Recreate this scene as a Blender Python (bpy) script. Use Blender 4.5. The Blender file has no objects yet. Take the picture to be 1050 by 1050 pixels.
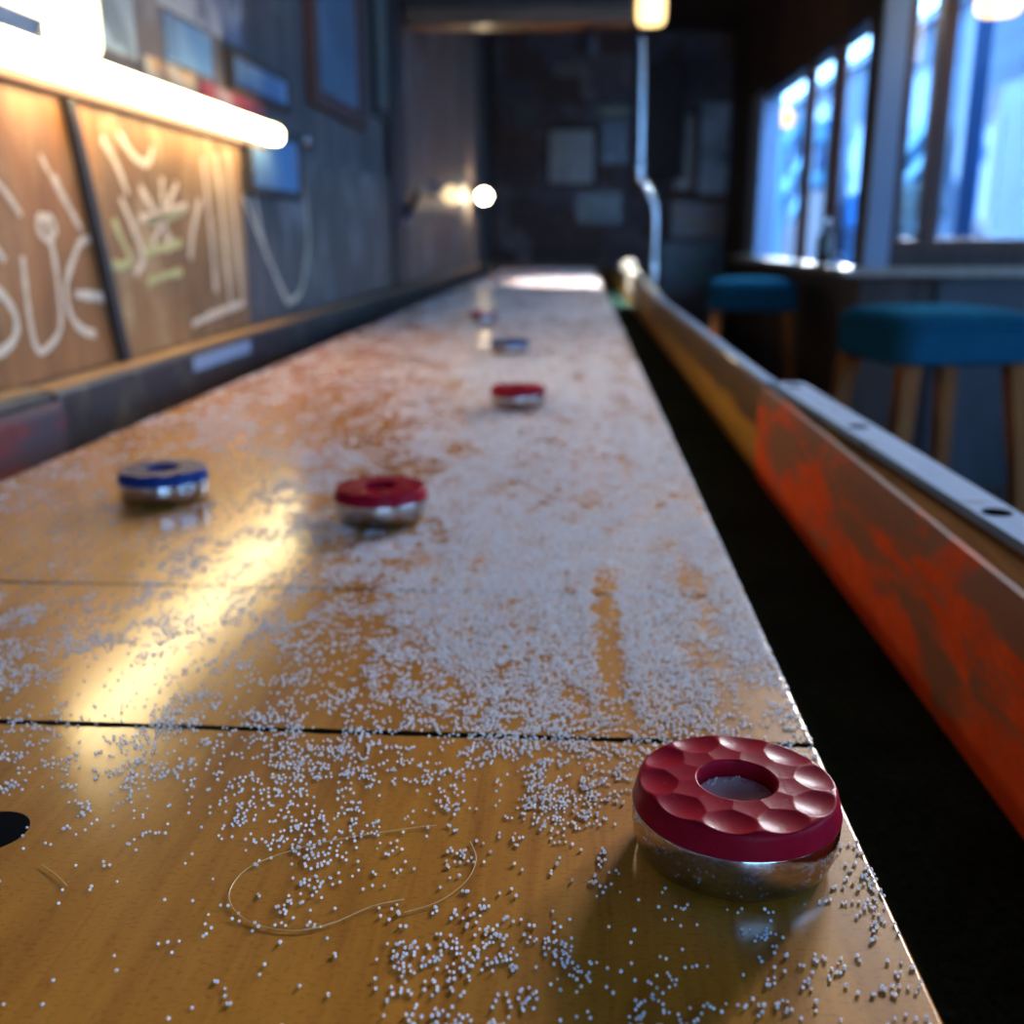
import bpy, bmesh, math, random
import numpy as np
from mathutils import Vector, Matrix

# ------------------------------------------------------------------ camera, sky, sun, exposure
SC = bpy.context.scene
COL = SC.collection
ZC = 0.962                                   # height of the camera above the floor; heights below are given relative to it
cam_d = bpy.data.cameras.new('camera')
cam_d.sensor_width = 36.0
cam_d.lens = 36.0
cam_d.clip_start = 0.01
cam_d.clip_end = 200
cam_d.dof.use_dof = True
cam_d.dof.focus_distance = 0.285
cam_d.dof.aperture_fstop = 9.5
cam = bpy.data.objects.new('camera', cam_d)
COL.objects.link(cam)
RM = ((0.998, -0.0164, 0.0612), (0.0633, 0.2589, -0.9638), (0.0, 0.9658, 0.2594))
cam.matrix_world = Matrix.Translation((0, 0, ZC)) @ Matrix(RM).to_quaternion().to_matrix().to_4x4()
SC.camera = cam

SC.view_settings.view_transform = 'Standard'
SC.view_settings.look = 'None'
SC.view_settings.gamma = 1.0
SC.view_settings.use_curve_mapping = False
SC.view_settings.exposure = 1.1

world = bpy.data.worlds.new('dusk sky')
SC.world = world
world.use_nodes = True
bgn = world.node_tree.nodes['Background']
bgn.inputs['Color'].default_value = (0.27, 0.55, 1.0, 1)
bgn.inputs['Strength'].default_value = 5.2

sun_d = bpy.data.lights.new('sun', 'SUN')
sun_d.energy = 17.0
sun_d.color = (1.0, 0.97, 0.94)
sun_d.angle = math.radians(24)
sun = bpy.data.objects.new('sun', sun_d)
COL.objects.link(sun)
az, el = math.radians(25), math.radians(18.5)
sdir = Vector((math.sin(az) * math.cos(el), math.cos(az) * math.cos(el), math.sin(el)))
sun.rotation_euler = sdir.to_track_quat('Z', 'Y').to_euler()
sun.location = (6, 12, 6)

SC.cycles.use_denoising = True
SC.cycles.max_bounces = 8
SC.cycles.transparent_max_bounces = 12
SC.cycles.sample_clamp_indirect = 6.0
SC.cycles.caustics_reflective = False
SC.cycles.caustics_refractive = False

random.seed(4)
rng = np.random.default_rng(11)

# ------------------------------------------------------------------ helpers: materials
def new_mat(name):
    m = bpy.data.materials.new(name)
    m.use_nodes = True
    return m, m.node_tree.nodes, m.node_tree.links, m.node_tree.nodes['Principled BSDF']

def setp(b, col=None, rough=None, metal=None, coat=None, coat_rough=None, spec=None, emit=None, estr=None):
    if col is not None: b.inputs['Base Color'].default_value = (*col, 1)
    if rough is not None: b.inputs['Roughness'].default_value = rough
    if metal is not None: b.inputs['Metallic'].default_value = metal
    if coat is not None: b.inputs['Coat Weight'].default_value = coat
    if coat_rough is not None: b.inputs['Coat Roughness'].default_value = coat_rough
    if spec is not None: b.inputs['Specular IOR Level'].default_value = spec
    if emit is not None:
        b.inputs['Emission Color'].default_value = (*emit, 1)
        b.inputs['Emission Strength'].default_value = estr

def pbr(name, col, rough=0.5, **k):
    m, n, l, b = new_mat(name)
    setp(b, col, rough, **k)
    return m

def mapping(n, l, scale, coord='Object', rot=(0, 0, 0)):
    tc = n.new('ShaderNodeTexCoord')
    mp = n.new('ShaderNodeMapping')
    mp.inputs['Scale'].default_value = scale
    mp.inputs['Rotation'].default_value = rot
    l.new(tc.outputs[coord], mp.inputs['Vector'])
    return mp.outputs['Vector']

def noise(n, l, vec, scale=1.0, detail=4, rough=0.55, dist=0.0):
    t = n.new('ShaderNodeTexNoise')
    t.inputs['Scale'].default_value = scale
    t.inputs['Detail'].default_value = detail
    t.inputs['Roughness'].default_value = rough
    t.inputs['Distortion'].default_value = dist
    l.new(vec, t.inputs['Vector'])
    return t.outputs['Fac']

def ramp(n, l, fac, stops, interp='LINEAR'):
    r = n.new('ShaderNodeValToRGB')
    r.color_ramp.interpolation = interp
    e = r.color_ramp.elements
    while len(e) < len(stops): e.new(0.5)
    for i, (p, c) in enumerate(stops):
        e[i].position = p
        e[i].color = (*c, 1) if len(c) == 3 else c
    l.new(fac, r.inputs['Fac'])
    return r.outputs['Color']

def mixc(n, l, fac, a, b, mode='MIX'):
    m = n.new('ShaderNodeMix')
    m.data_type = 'RGBA'
    m.blend_type = mode
    for sock, v in ((m.inputs['Factor'], fac), (m.inputs[6], a), (m.inputs[7], b)):
        if isinstance(v, (int, float)): sock.default_value = v
        elif isinstance(v, tuple): sock.default_value = (*v, 1)
        else: l.new(v, sock)
    return m.outputs[2]

def math_(n, l, op, a, b=None, c=None):
    m = n.new('ShaderNodeMath')
    m.operation = op
    for i, v in enumerate((a, b, c)):
        if v is None: continue
        if isinstance(v, (int, float)): m.inputs[i].default_value = v
        else: l.new(v, m.inputs[i])
    return m.outputs[0]

def bump(n, l, b, h, strength=0.2, dist=0.001, into='Normal'):
    bp = n.new('ShaderNodeBump')
    bp.inputs['Strength'].default_value = strength
    bp.inputs['Distance'].default_value = dist
    l.new(h, bp.inputs['Height'])
    l.new(bp.outputs['Normal'], b.inputs[into])

def grain_mat(name, dark, light, scale, rough=0.5, coat=0.0, stain=None, stain_scale=3.0, stain_lo=0.5, stain_hi=0.65, coat_rough=0.2, bstr=0.3):
    m, n, l, b = new_mat(name)
    v = mapping(n, l, scale)
    f = noise(n, l, v, 1.0, 6, 0.6, 0.4)
    c = ramp(n, l, f, [(0.3, dark), (0.7, light)])
    if stain is not None:
        v2 = mapping(n, l, (stain_scale,) * 3)
        s = noise(n, l, v2, 1.0, 5, 0.6)
        mask = ramp(n, l, s, [(stain_lo, (0, 0, 0)), (stain_hi, (1, 1, 1))])
        c = mixc(n, l, mask, c, stain)
    l.new(c, b.inputs['Base Color'])
    setp(b, None, rough, coat=coat, coat_rough=coat_rough)
    bump(n, l, b, f, bstr, 0.002)
    return m

# ------------------------------------------------------------------ helpers: shapes
def box(bm, x0, x1, y0, y1, z0, z1, bev=0.0, seg=2):
    vs = [bm.verts.new(p) for p in ((x0, y0, z0), (x1, y0, z0), (x1, y1, z0), (x0, y1, z0), (x0, y0, z1), (x1, y0, z1), (x1, y1, z1), (x0, y1, z1))]
    fs = [bm.faces.new([vs[i] for i in q]) for q in ((0, 3, 2, 1), (4, 5, 6, 7), (0, 1, 5, 4), (1, 2, 6, 5), (2, 3, 7, 6), (3, 0, 4, 7))]
    if bev > 0:
        es = set(e for f in fs for e in f.edges)
        bmesh.ops.bevel(bm, geom=list(es), offset=bev, segments=seg, affect='EDGES', profile=0.5)
    return vs

def hexa(bm, a, b, bev=0.0):
    """eight corners: four of one end, four of the other"""
    vs = [bm.verts.new(p) for p in list(a) + list(b)]
    fs = [bm.faces.new([vs[i] for i in q]) for q in ((0, 3, 2, 1), (4, 5, 6, 7), (0, 1, 5, 4), (1, 2, 6, 5), (2, 3, 7, 6), (3, 0, 4, 7))]
    if bev > 0:
        bmesh.ops.bevel(bm, geom=list(set(e for f in fs for e in f.edges)), offset=bev, segments=2, affect='EDGES', profile=0.5)

def loft(bm, rings, cap=True):
    R = [[bm.verts.new(p) for p in r] for r in rings]
    n = len(R[0])
    for a, b in zip(R, R[1:]):
        for i in range(n):
            bm.faces.new((a[i], a[(i + 1) % n], b[(i + 1) % n], b[i]))
    if cap:
        bm.faces.new(list(reversed(R[0])))
        bm.faces.new(R[-1])

def tube(bm, pts, r, n=12, cap=True):
    pts = [Vector(p) for p in pts]
    rs = r if isinstance(r, (list, tuple)) else [r] * len(pts)
    rings = []
    nrm = None
    for i, p in enumerate(pts):
        t = (pts[min(i + 1, len(pts) - 1)] - pts[max(i - 1, 0)]).normalized()
        if nrm is None:
            nrm = t.orthogonal().normalized()
        else:
            nrm = (nrm - t * nrm.dot(t)).normalized()
        bn = t.cross(nrm)
        rings.append([p + (nrm * math.cos(a) + bn * math.sin(a)) * rs[i] for a in (2 * math.pi * k / n for k in range(n))])
    loft(bm, rings, cap)

def lathe(bm, prof, n=32, c=(0, 0, 0), close=False):
    rings = []
    for r, z in prof:
        rings.append([(c[0] + r * math.cos(2 * math.pi * k / n), c[1] + r * math.sin(2 * math.pi * k / n), c[2] + z) for k in range(n)])
    loft(bm, rings, cap=not close)

def prism_y(bm, prof, y0, y1):
    loft(bm, [[(x, y0, z) for x, z in prof], [(x, y1, z) for x, z in prof]])

def prism_x(bm, prof, x0, x1):
    loft(bm, [[(x0, y, z) for y, z in prof], [(x1, y, z) for y, z in prof]])

def smooth_pts(pts, sub=5):
    out = []
    P = [Vector(p) for p in pts]
    for i in range(len(P) - 1):
        p0, p1, p2, p3 = P[max(i - 1, 0)], P[i], P[i + 1], P[min(i + 2, len(P) - 1)]
        for k in range(sub):
            t = k / sub
            out.append(0.5 * ((2 * p1) + (-p0 + p2) * t + (2 * p0 - 5 * p1 + 4 * p2 - p3) * t * t + (-p0 + 3 * p1 - 3 * p2 + p3) * t ** 3))
    out.append(P[-1])
    return out

ROOTS = {}
def root(name, loc=(0, 0, 0), rz=0.0):
    o = bpy.data.objects.new(name, None)
    o.empty_display_size = 0.05
    o.location = loc
    o.rotation_euler = (0, 0, rz)
    COL.objects.link(o)
    return o

def world_loc(o):
    v = Vector(o.location)
    while o.parent is not None:
        o = o.parent
        v += Vector(o.location)
    return v

def done(name, bm, mat, parent=None, loc=None, local=False, angle=40):
    """link bm as one mesh object; vertices are world points unless local"""
    bmesh.ops.recalc_face_normals(bm, faces=bm.faces[:])
    me = bpy.data.meshes.new(name)
    off = Vector((0, 0, 0))
    if not local:
        if parent is not None: off = world_loc(parent)
        elif loc is not None: off = Vector(loc)
    if off.length > 0:
        bmesh.ops.translate(bm, verts=bm.verts[:], vec=-off)
    bm.to_mesh(me)
    bm.free()
    me.shade_smooth()
    me.set_sharp_from_angle(angle=math.radians(angle))
    me.materials.append(mat)
    o = bpy.data.objects.new(name, me)
    COL.objects.link(o)
    if angle == 40:                  # flat faces stay flat beside small rounded edges
        wn_ = o.modifiers.new('weighted normals', 'WEIGHTED_NORMAL')
        wn_.keep_sharp = True
        wn_.weight = 100
    if parent is not None: o.parent = parent
    elif loc is not None: o.location = loc
    return o

def tag(o, label, cat, group=None, kind=None):
    o['label'] = label
    o['category'] = cat
    if group: o['group'] = group
    if kind: o['kind'] = kind
    return o

def struct(o):
    o['kind'] = 'structure'
    return o

B = bmesh.new
def z(r): return r + ZC            # relative height -> height above the floor

# ------------------------------------------------------------------ materials
M = {}
# ---- playing board: amber varnished maple with two worn black scoring lines and one inlaid dot
def board_material():
    m, n, l, b = new_mat('varnished maple')
    tc = n.new('ShaderNodeTexCoord')
    sep = n.new('ShaderNodeSeparateXYZ')
    l.new(tc.outputs['Object'], sep.inputs[0])
    X, Y = sep.outputs[0], sep.outputs[1]
    # strips along the board
    sx = math_(n, l, 'DIVIDE', X, 0.042)
    fl = math_(n, l, 'FLOOR', sx)
    wn = n.new('ShaderNodeTexWhiteNoise'); wn.noise_dimensions = '1D'
    l.new(fl, wn.inputs['W'])
    grain = noise(n, l, mapping(n, l, (110, 7, 30)), 1.0, 6, 0.62, 0.6)
    blot = noise(n, l, mapping(n, l, (9, 4, 9)), 1.0, 4, 0.55)
    fleck = noise(n, l, mapping(n, l, (420, 900, 100)), 1.0, 3, 0.6)
    c = ramp(n, l, grain, [(0.25, (0.42, 0.140, 0.012)), (0.55, (0.62, 0.240, 0.024)), (0.8, (0.74, 0.315, 0.038))])
    tone = ramp(n, l, wn.outputs['Value'], [(0, (0.82, 0.80, 0.76)), (1, (1.08, 1.06, 1.0))])
    c = mixc(n, l, 0.6, c, tone, 'MULTIPLY')
    bl = ramp(n, l, blot, [(0.30, (0.62, 0.52, 0.40)), (0.62, (1.05, 1.02, 1.0))])
    c = mixc(n, l, 0.55, c, bl, 'MULTIPLY')
    fk = ramp(n, l, fleck, [(0.32, (0.45, 0.38, 0.30)), (0.47, (1, 1, 1))])
    c = mixc(n, l, 0.45, c, fk, 'MULTIPLY')
    # scoring lines across the board
    wob = noise(n, l, mapping(n, l, (160, 160, 160)), 1.0, 3, 0.6)
    wob2 = noise(n, l, mapping(n, l, (30, 30, 30)), 1.0, 2, 0.5)
    for y0, hw in ((0.3310, 0.0018), (0.4840, 0.0015)):
        d = math_(n, l, 'ABSOLUTE', math_(n, l, 'SUBTRACT', Y, y0))
        hwv = math_(n, l, 'MULTIPLY', math_(n, l, 'ADD', wob, math_(n, l, 'MULTIPLY', wob2, 0.9)), hw)
        mask = math_(n, l, 'LESS_THAN', d, hwv)
        c = mixc(n, l, mask, c, (0.006, 0.005, 0.004))
        dark = mask if y0 < 0.4 else math_(n, l, 'MAXIMUM', dark, mask)
    # dot
    dx = math_(n, l, 'SUBTRACT', X, -0.1735)
    dy = math_(n, l, 'SUBTRACT', Y, 0.2610)
    d = math_(n, l, 'SQRT', math_(n, l, 'ADD', math_(n, l, 'MULTIPLY', dx, dx), math_(n, l, 'MULTIPLY', dy, dy)))
    mask = math_(n, l, 'LESS_THAN', d, 0.0112)
    c = mixc(n, l, mask, c, (0.010, 0.009, 0.010))
    dark = math_(n, l, 'MAXIMUM', dark, mask)
    l.new(math_(n, l, 'MULTIPLY', math_(n, l, 'SUBTRACT', 1.0, dark), 0.9), b.inputs['Coat Weight'])
    l.new(math_(n, l, 'MULTIPLY', math_(n, l, 'SUBTRACT', 1.0, dark), 0.1), b.inputs['Specular IOR Level'])
    l.new(c, b.inputs['Base Color'])
    setp(b, None, 0.5, spec=0.1, coat=0.9, coat_rough=0.16)
    h = math_(n, l, 'ADD', math_(n, l, 'MULTIPLY', grain, 0.6), math_(n, l, 'MULTIPLY', fleck, 0.5))
    bump(n, l, b, h, 0.12, 0.0004)
    h2 = noise(n, l, mapping(n, l, (60, 26, 60)), 1.0, 4, 0.6)
    bump(n, l, b, h2, 0.02, 0.0010, 'Coat Normal')
    return m
M['board'] = board_material()

def felt_material():
    m, n, l, b = new_mat('dark green carpet')
    f = noise(n, l, mapping(n, l, (260, 260, 260)), 1.0, 4, 0.7)
    f2 = noise(n, l, mapping(n, l, (14, 14, 14)), 1.0, 3, 0.6)
    c = ramp(n, l, f, [(0.3, (0.005, 0.014, 0.012)), (0.75, (0.024, 0.060, 0.048))])
    c = mixc(n, l, ramp(n, l, f2, [(0.3, (0.5, 0.5, 0.5)), (0.7, (1.2, 1.3, 1.2))]), (0.0, 0.0, 0.0), c)
    l.new(c, b.inputs['Base Color'])
    setp(b, None, 1.0, spec=0.08)
    bump(n, l, b, f, 1.0, 0.004)
    return m
M['felt'] = felt_material()

def red_pad_material(name, c0, c1, stain):
    m, n, l, b = new_mat(name)
    f = noise(n, l, mapping(n, l, (16, 7, 22)), 1.0, 6, 0.65, 0.3)
    g = noise(n, l, mapping(n, l, (60, 45, 60)), 1.0, 5, 0.7)
    base = ramp(n, l, g, [(0.3, c0), (0.7, c1)])
    sep = n.new('ShaderNodeSeparateXYZ'); tc = n.new('ShaderNodeTexCoord'); l.new(tc.outputs['Object'], sep.inputs[0])
    hi = math_(n, l, 'MULTIPLY', math_(n, l, 'SUBTRACT', sep.outputs[2], 0.745), 1.6)   # hands rub the upper half grey
    s = math_(n, l, 'ADD', f, hi)
    mask = ramp(n, l, s, [(0.50, (0, 0, 0)), (0.60, (0.9, 0.9, 0.9))])
    c = mixc(n, l, mask, base, stain)
    l.new(c, b.inputs['Base Color'])
    setp(b, None, 0.7, spec=0.12)
    bump(n, l, b, g, 0.25, 0.001)
    return m
M['red_pad'] = red_pad_material('worn red leather', (0.56, 0.062, 0.018), (0.74, 0.110, 0.034), (0.19, 0.12, 0.105))
M['maroon_pad'] = red_pad_material('maroon leather', (0.18, 0.040, 0.036), (0.28, 0.065, 0.055), (0.10, 0.07, 0.08))

M['rail_wood'] = grain_mat('brown rail wood', (0.10, 0.045, 0.018), (0.22, 0.100, 0.038), (60, 5, 60), 1.0, 0.0, (0.03, 0.018, 0.012), 14, 0.5, 0.7)
M['rail_wood'].node_tree.nodes['Principled BSDF'].inputs['Specular IOR Level'].default_value = 0.0
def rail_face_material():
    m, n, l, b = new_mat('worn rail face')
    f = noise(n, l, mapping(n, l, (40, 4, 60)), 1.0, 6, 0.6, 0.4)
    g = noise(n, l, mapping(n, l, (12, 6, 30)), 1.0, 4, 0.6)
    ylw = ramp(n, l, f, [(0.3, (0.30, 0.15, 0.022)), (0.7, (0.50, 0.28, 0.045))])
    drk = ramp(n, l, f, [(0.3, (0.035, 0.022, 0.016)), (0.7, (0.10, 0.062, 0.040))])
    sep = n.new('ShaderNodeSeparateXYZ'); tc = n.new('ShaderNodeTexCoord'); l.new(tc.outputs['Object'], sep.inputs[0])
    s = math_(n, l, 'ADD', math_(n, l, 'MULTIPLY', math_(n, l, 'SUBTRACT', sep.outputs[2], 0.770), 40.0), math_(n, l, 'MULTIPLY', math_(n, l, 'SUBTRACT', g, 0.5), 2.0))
    mask = ramp(n, l, math_(n, l, 'ADD', s, 0.5), [(0.35, (0, 0, 0)), (0.65, (1, 1, 1))])   # darker on the upper half of the face
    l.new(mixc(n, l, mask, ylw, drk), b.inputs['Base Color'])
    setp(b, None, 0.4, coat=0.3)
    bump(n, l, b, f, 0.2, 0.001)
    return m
M['rail_face'] = rail_face_material()
M['strip'] = grain_mat('sky-tinted laminate strip', (0.12, 0.20, 0.37), (0.17, 0.27, 0.47), (40, 6, 40), 0.85, 0.0, (0.05, 0.04, 0.04), 30, 0.60, 0.75, bstr=0.1)  # bluish window-sky reflection put into the strip's base colour
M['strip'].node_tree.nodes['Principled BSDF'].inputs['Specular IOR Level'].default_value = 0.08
M['dark_rail'] = grain_mat('black painted rail', (0.014, 0.016, 0.020), (0.05, 0.055, 0.062), (30, 8, 40), 0.38, 0.3, (0.13, 0.11, 0.075), 16, 0.50, 0.66)
M['tan_strip'] = grain_mat('tan wood strip', (0.26, 0.14, 0.065), (0.45, 0.27, 0.13), (50, 5, 50), 0.55)
M['tape'] = pbr('pale tape', (0.52, 0.55, 0.64), 0.35)
M['black'] = pbr('black recess', (0.005, 0.005, 0.006), 1.0, spec=0.0)
M['cream'] = pbr('lit rail cream', (0.44, 0.39, 0.31), 0.5)  # pale tone stands in for lamp light on the far rail
M['apron'] = grain_mat('dark table apron', (0.03, 0.016, 0.010), (0.08, 0.045, 0.026), (6, 6, 50), 0.5)

# ---- pucks
def plastic(name, col, rough):
    m, n, l, b = new_mat(name)
    f = noise(n, l, mapping(n, l, (900, 900, 900)), 1.0, 3, 0.6)
    g = noise(n, l, mapping(n, l, (130, 130, 130)), 1.0, 4, 0.65)
    c = ramp(n, l, g, [(0.3, tuple(v * 0.88 for v in col)), (0.7, tuple(min(1, v * 1.1) for v in col))])
    dust = ramp(n, l, noise(n, l, mapping(n, l, (400, 400, 400)), 1.0, 5, 0.7), [(0.64, (0, 0, 0)), (0.76, (0.14, 0.14, 0.14))])
    c = mixc(n, l, dust, c, (0.6, 0.5, 0.5))
    l.new(c, b.inputs['Base Color'])
    setp(b, None, rough, spec=0.035)
    bump(n, l, b, f, 0.10, 0.0002)
    return m
M['red_cap'] = plastic('red plastic', (0.30, 0.006, 0.018), 0.30)
M['blue_cap'] = plastic('blue plastic', (0.012, 0.030, 0.135), 0.30)
def steel():
    m, n, l, b = new_mat('chromed steel')
    f = noise(n, l, mapping(n, l, (300, 300, 900)), 1.0, 4, 0.6)
    l.new(ramp(n, l, f, [(0.3, (0.36, 0.34, 0.33)), (0.7, (0.54, 0.52, 0.51))]), b.inputs['Base Color'])
    l.new(ramp(n, l, f, [(0.35, (0.10, 0.10, 0.10)), (0.75, (0.24, 0.24, 0.24))]), b.inputs['Roughness'])
    setp(b, metal=1.0)
    return m
M['steel'] = steel()
M['disc'] = pbr('pale steel disc', (0.88, 0.86, 0.87), 0.35)
def bead_material():
    m, n, l, b = new_mat('white beads')
    setp(b, (0.88, 0.88, 0.90), 0.18, spec=0.6)
    t = n.new('ShaderNodeBsdfTranslucent'); t.inputs[0].default_value = (0.90, 0.90, 0.92, 1)
    mx = n.new('ShaderNodeMixShader'); mx.inputs[0].default_value = 0.7
    l.new(b.outputs[0], mx.inputs[1]); l.new(t.outputs[0], mx.inputs[2]); l.new(mx.outputs[0], n['Material Output'].inputs['Surface'])
    return m
M['bead'] = bead_material()
M['hair'] = pbr('blond hair', (0.62, 0.40, 0.16), 0.35)

# ---- walls and room
def plywood(name, d, lt, pale, amount):
    m, n, l, b = new_mat(name)
    f = noise(n, l, mapping(n, l, (40, 26, 2.2)), 1.0, 6, 0.62, 0.5)
    g = noise(n, l, mapping(n, l, (9, 9, 5)), 1.0, 6, 0.66, 1.2)
    h = noise(n, l, mapping(n, l, (3.3, 3.3, 3.3)), 1.0, 3, 0.5)
    c = ramp(n, l, f, [(0.28, d), (0.72, lt)])
    c = mixc(n, l, ramp(n, l, h, [(0.35, (0.55, 0.5, 0.45)), (0.65, (1.05, 1.05, 1.05))]), (0.02, 0.012, 0.008), c)
    mask = ramp(n, l, g, [(0.50, (0, 0, 0)), (0.68, (amount,) * 3)])
    c = mixc(n, l, mask, c, pale)
    l.new(c, b.inputs['Base Color'])
    setp(b, None, 0.5, spec=0.35)
    bump(n, l, b, f, 0.25, 0.002)
    return m
M['ply_orange'] = plywood('stained plywood', (0.28, 0.100, 0.026), (0.52, 0.215, 0.064), (0.60, 0.36, 0.17), 0.5)
M['ply_pale'] = plywood('scuffed plywood', (0.30, 0.130, 0.045), (0.54, 0.29, 0.105), (0.68, 0.48, 0.24), 0.7)
M['ply_grey'] = plywood('grey scuffed boards', (0.085, 0.072, 0.065), (0.20, 0.175, 0.165), (0.36, 0.35, 0.36), 0.55)
def boards(name, d, lt, pitch, axis=1, rough=0.6, pale=None):
    """wall of narrow boards: dark joints every `pitch` metres along the axis"""
    m, n, l, b = new_mat(name)
    tc = n.new('ShaderNodeTexCoord'); sep = n.new('ShaderNodeSeparateXYZ'); l.new(tc.outputs['Object'], sep.inputs[0])
    q = math_(n, l, 'DIVIDE', sep.outputs[axis], pitch)
    fl = math_(n, l, 'FLOOR', q); fr = math_(n, l, 'FRACT', q)
    wn = n.new('ShaderNodeTexWhiteNoise'); wn.noise_dimensions = '1D'; l.new(fl, wn.inputs['W'])
    sc = [26, 26, 26]; sc[2 if axis != 2 else 1] = 2.0
    f = noise(n, l, mapping(n, l, tuple(sc)), 1.0, 5, 0.6, 0.3)
    c = ramp(n, l, f, [(0.3, d), (0.72, lt)])
    c = mixc(n, l, 0.75, c, ramp(n, l, wn.outputs['Value'], [(0, (0.5, 0.5, 0.5)), (1, (1.3, 1.25, 1.25))]), 'MULTIPLY')
    if pale is not None:
        g = noise(n, l, mapping(n, l, (5, 5, 5)), 1.0, 5, 0.6)
        c = mixc(n, l, ramp(n, l, g, [(0.54, (0, 0, 0)), (0.68, (0.8, 0.8, 0.8))]), c, pale)
    jt = math_(n, l, 'LESS_THAN', fr, 0.06)
    c = mixc(n, l, jt, c, (0.006, 0.005, 0.005))
    l.new(c, b.inputs['Base Color'])
    setp(b, None, rough)
    bump(n, l, b, f, 0.3, 0.003)
    return m
M['wall_boards'] = boards('dark wall boards', (0.050, 0.042, 0.042), (0.15, 0.13, 0.125), 0.17, 1, 0.5, (0.22, 0.22, 0.23))
M['pale_boards'] = boards('greyed wall boards', (0.10, 0.072, 0.058), (0.26, 0.20, 0.17), 0.30, 1, 0.5, (0.30, 0.28, 0.28))
M['dark_wood'] = boards('dark wood cladding', (0.030, 0.016, 0.011), (0.085, 0.046, 0.032), 0.14, 1)
M['dark_wood_x'] = boards('dark wood cladding across', (0.030, 0.016, 0.014), (0.080, 0.044, 0.038), 0.16, 0)
M['ceiling'] = boards('dark ceiling boards', (0.022, 0.014, 0.010), (0.065, 0.042, 0.030), 0.12, 0)
def collage():
    m, n, l, b = new_mat('dark wall covered in scraps')
    v = n.new('ShaderNodeTexVoronoi'); v.distance = 'CHEBYCHEV'
    v.inputs['Scale'].default_value = 1.0
    l.new(mapping(n, l, (4.2, 4.2, 5.5)), v.inputs['Vector'])
    c = ramp(n, l, v.outputs['Color'], [(0.0, (0.035, 0.034, 0.045)), (0.35, (0.10, 0.065, 0.060)), (0.6, (0.08, 0.085, 0.12)), (0.82, (0.16, 0.15, 0.18)), (0.95, (0.24, 0.23, 0.24))])
    f = noise(n, l, mapping(n, l, (12, 12, 12)), 1.0, 6, 0.7)
    c = mixc(n, l, 0.7, c, ramp(n, l, f, [(0.3, (0.45, 0.42, 0.45)), (0.7, (1.3, 1.25, 1.25))]), 'MULTIPLY')
    l.new(c, b.inputs['Base Color'])
    setp(b, None, 0.6)
    return m
M['collage'] = collage()
M['floor'] = boards('worn floor boards', (0.03, 0.022, 0.018), (0.09, 0.066, 0.05), 0.13, 0, 0.55)
M['post_dark'] = grain_mat('near black timber', (0.012, 0.010, 0.010), (0.035, 0.030, 0.030), (30, 30, 3), 0.5)
M['brown_frame'] = grain_mat('red brown wood', (0.055, 0.017, 0.010), (0.115, 0.038, 0.022), (40, 40, 4), 0.5, 0.0)
M['white_paint'] = pbr('pale blue grey paint', (0.26, 0.37, 0.56), 0.5)
M['sill'] = grain_mat('worn sill top', (0.30, 0.24, 0.19), (0.50, 0.43, 0.36), (30, 4, 30), 0.3, 0.3)
M['beam'] = grain_mat('orange brown beam', (0.10, 0.045, 0.022), (0.24, 0.115, 0.055), (4, 40, 40), 0.5, 0.15)
M['chrome'] = pbr('polished chrome', (0.50, 0.51, 0.53), 0.22, metal=1.0)
M['bracket'] = pbr('blue grey bracket', (0.10, 0.13, 0.18), 0.45, metal=0.4)
M['box_black'] = pbr('matte black box', (0.035, 0.034, 0.042), 0.7)
def glass():
    m, n, l, b = new_mat('window glass')
    n.remove(b)
    out = n['Material Output']
    t = n.new('ShaderNodeBsdfTransparent'); g = n.new('ShaderNodeBsdfGlossy'); mx = n.new('ShaderNodeMixShader')
    t.inputs[0].default_value = (0.93, 0.97, 1.0, 1)
    g.inputs['Roughness'].default_value = 0.03
    mx.inputs[0].default_value = 0.06
    l.new(t.outputs[0], mx.inputs[1]); l.new(g.outputs[0], mx.inputs[2]); l.new(mx.outputs[0], out.inputs['Surface'])
    return m
M['glass'] = glass()
M['diffuser'] = pbr('glowing diffuser', (0.9, 0.85, 0.7), 0.4, emit=(1.0, 0.76, 0.38), estr=12.0)
M['hood'] = pbr('glowing hood', (0.9, 0.85, 0.7), 0.4, emit=(1.0, 0.78, 0.40), estr=2.2)
M['warm_bulb'] = pbr('warm bulb', (0.9, 0.8, 0.6), 0.3, emit=(1.0, 0.72, 0.34), estr=0.7)
M['hot_bulb'] = pbr('bright bulb', (0.9, 0.8, 0.6), 0.3, emit=(1.0, 0.80, 0.48), estr=40.0)
M['shade_glow'] = pbr('yellow lamp shade', (0.8, 0.65, 0.3), 0.5, emit=(1.0, 0.66, 0.26), estr=1.6)
M['amber'] = pbr('amber lantern glass', (0.8, 0.4, 0.05), 0.4, emit=(1.0, 0.36, 0.02), estr=1.3)
M['vinyl'] = grain_mat('teal vinyl', (0.010, 0.070, 0.125), (0.015, 0.095, 0.165), (40, 40, 40), 1.0, 0.0, bstr=0.15)
M['vinyl'].node_tree.nodes['Principled BSDF'].inputs['Specular IOR Level'].default_value = 0.0
M['vinyl_dark'] = grain_mat('dark green vinyl', (0.010, 0.028, 0.028), (0.016, 0.040, 0.040), (40, 40, 40), 0.3, 0.3, bstr=0.15)
M['stool_leg'] = grain_mat('stool leg wood', (0.20, 0.062, 0.020), (0.36, 0.125, 0.040), (40, 40, 5), 0.8, 0.0)
M['stool_leg'].node_tree.nodes['Principled BSDF'].inputs['Specular IOR Level'].default_value = 0.1
M['chalk'] = pbr('chalk', (0.84, 0.66, 0.46), 0.9)
M['chalk_yellow'] = pbr('yellow chalk', (0.60, 0.56, 0.24), 0.9)
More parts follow.
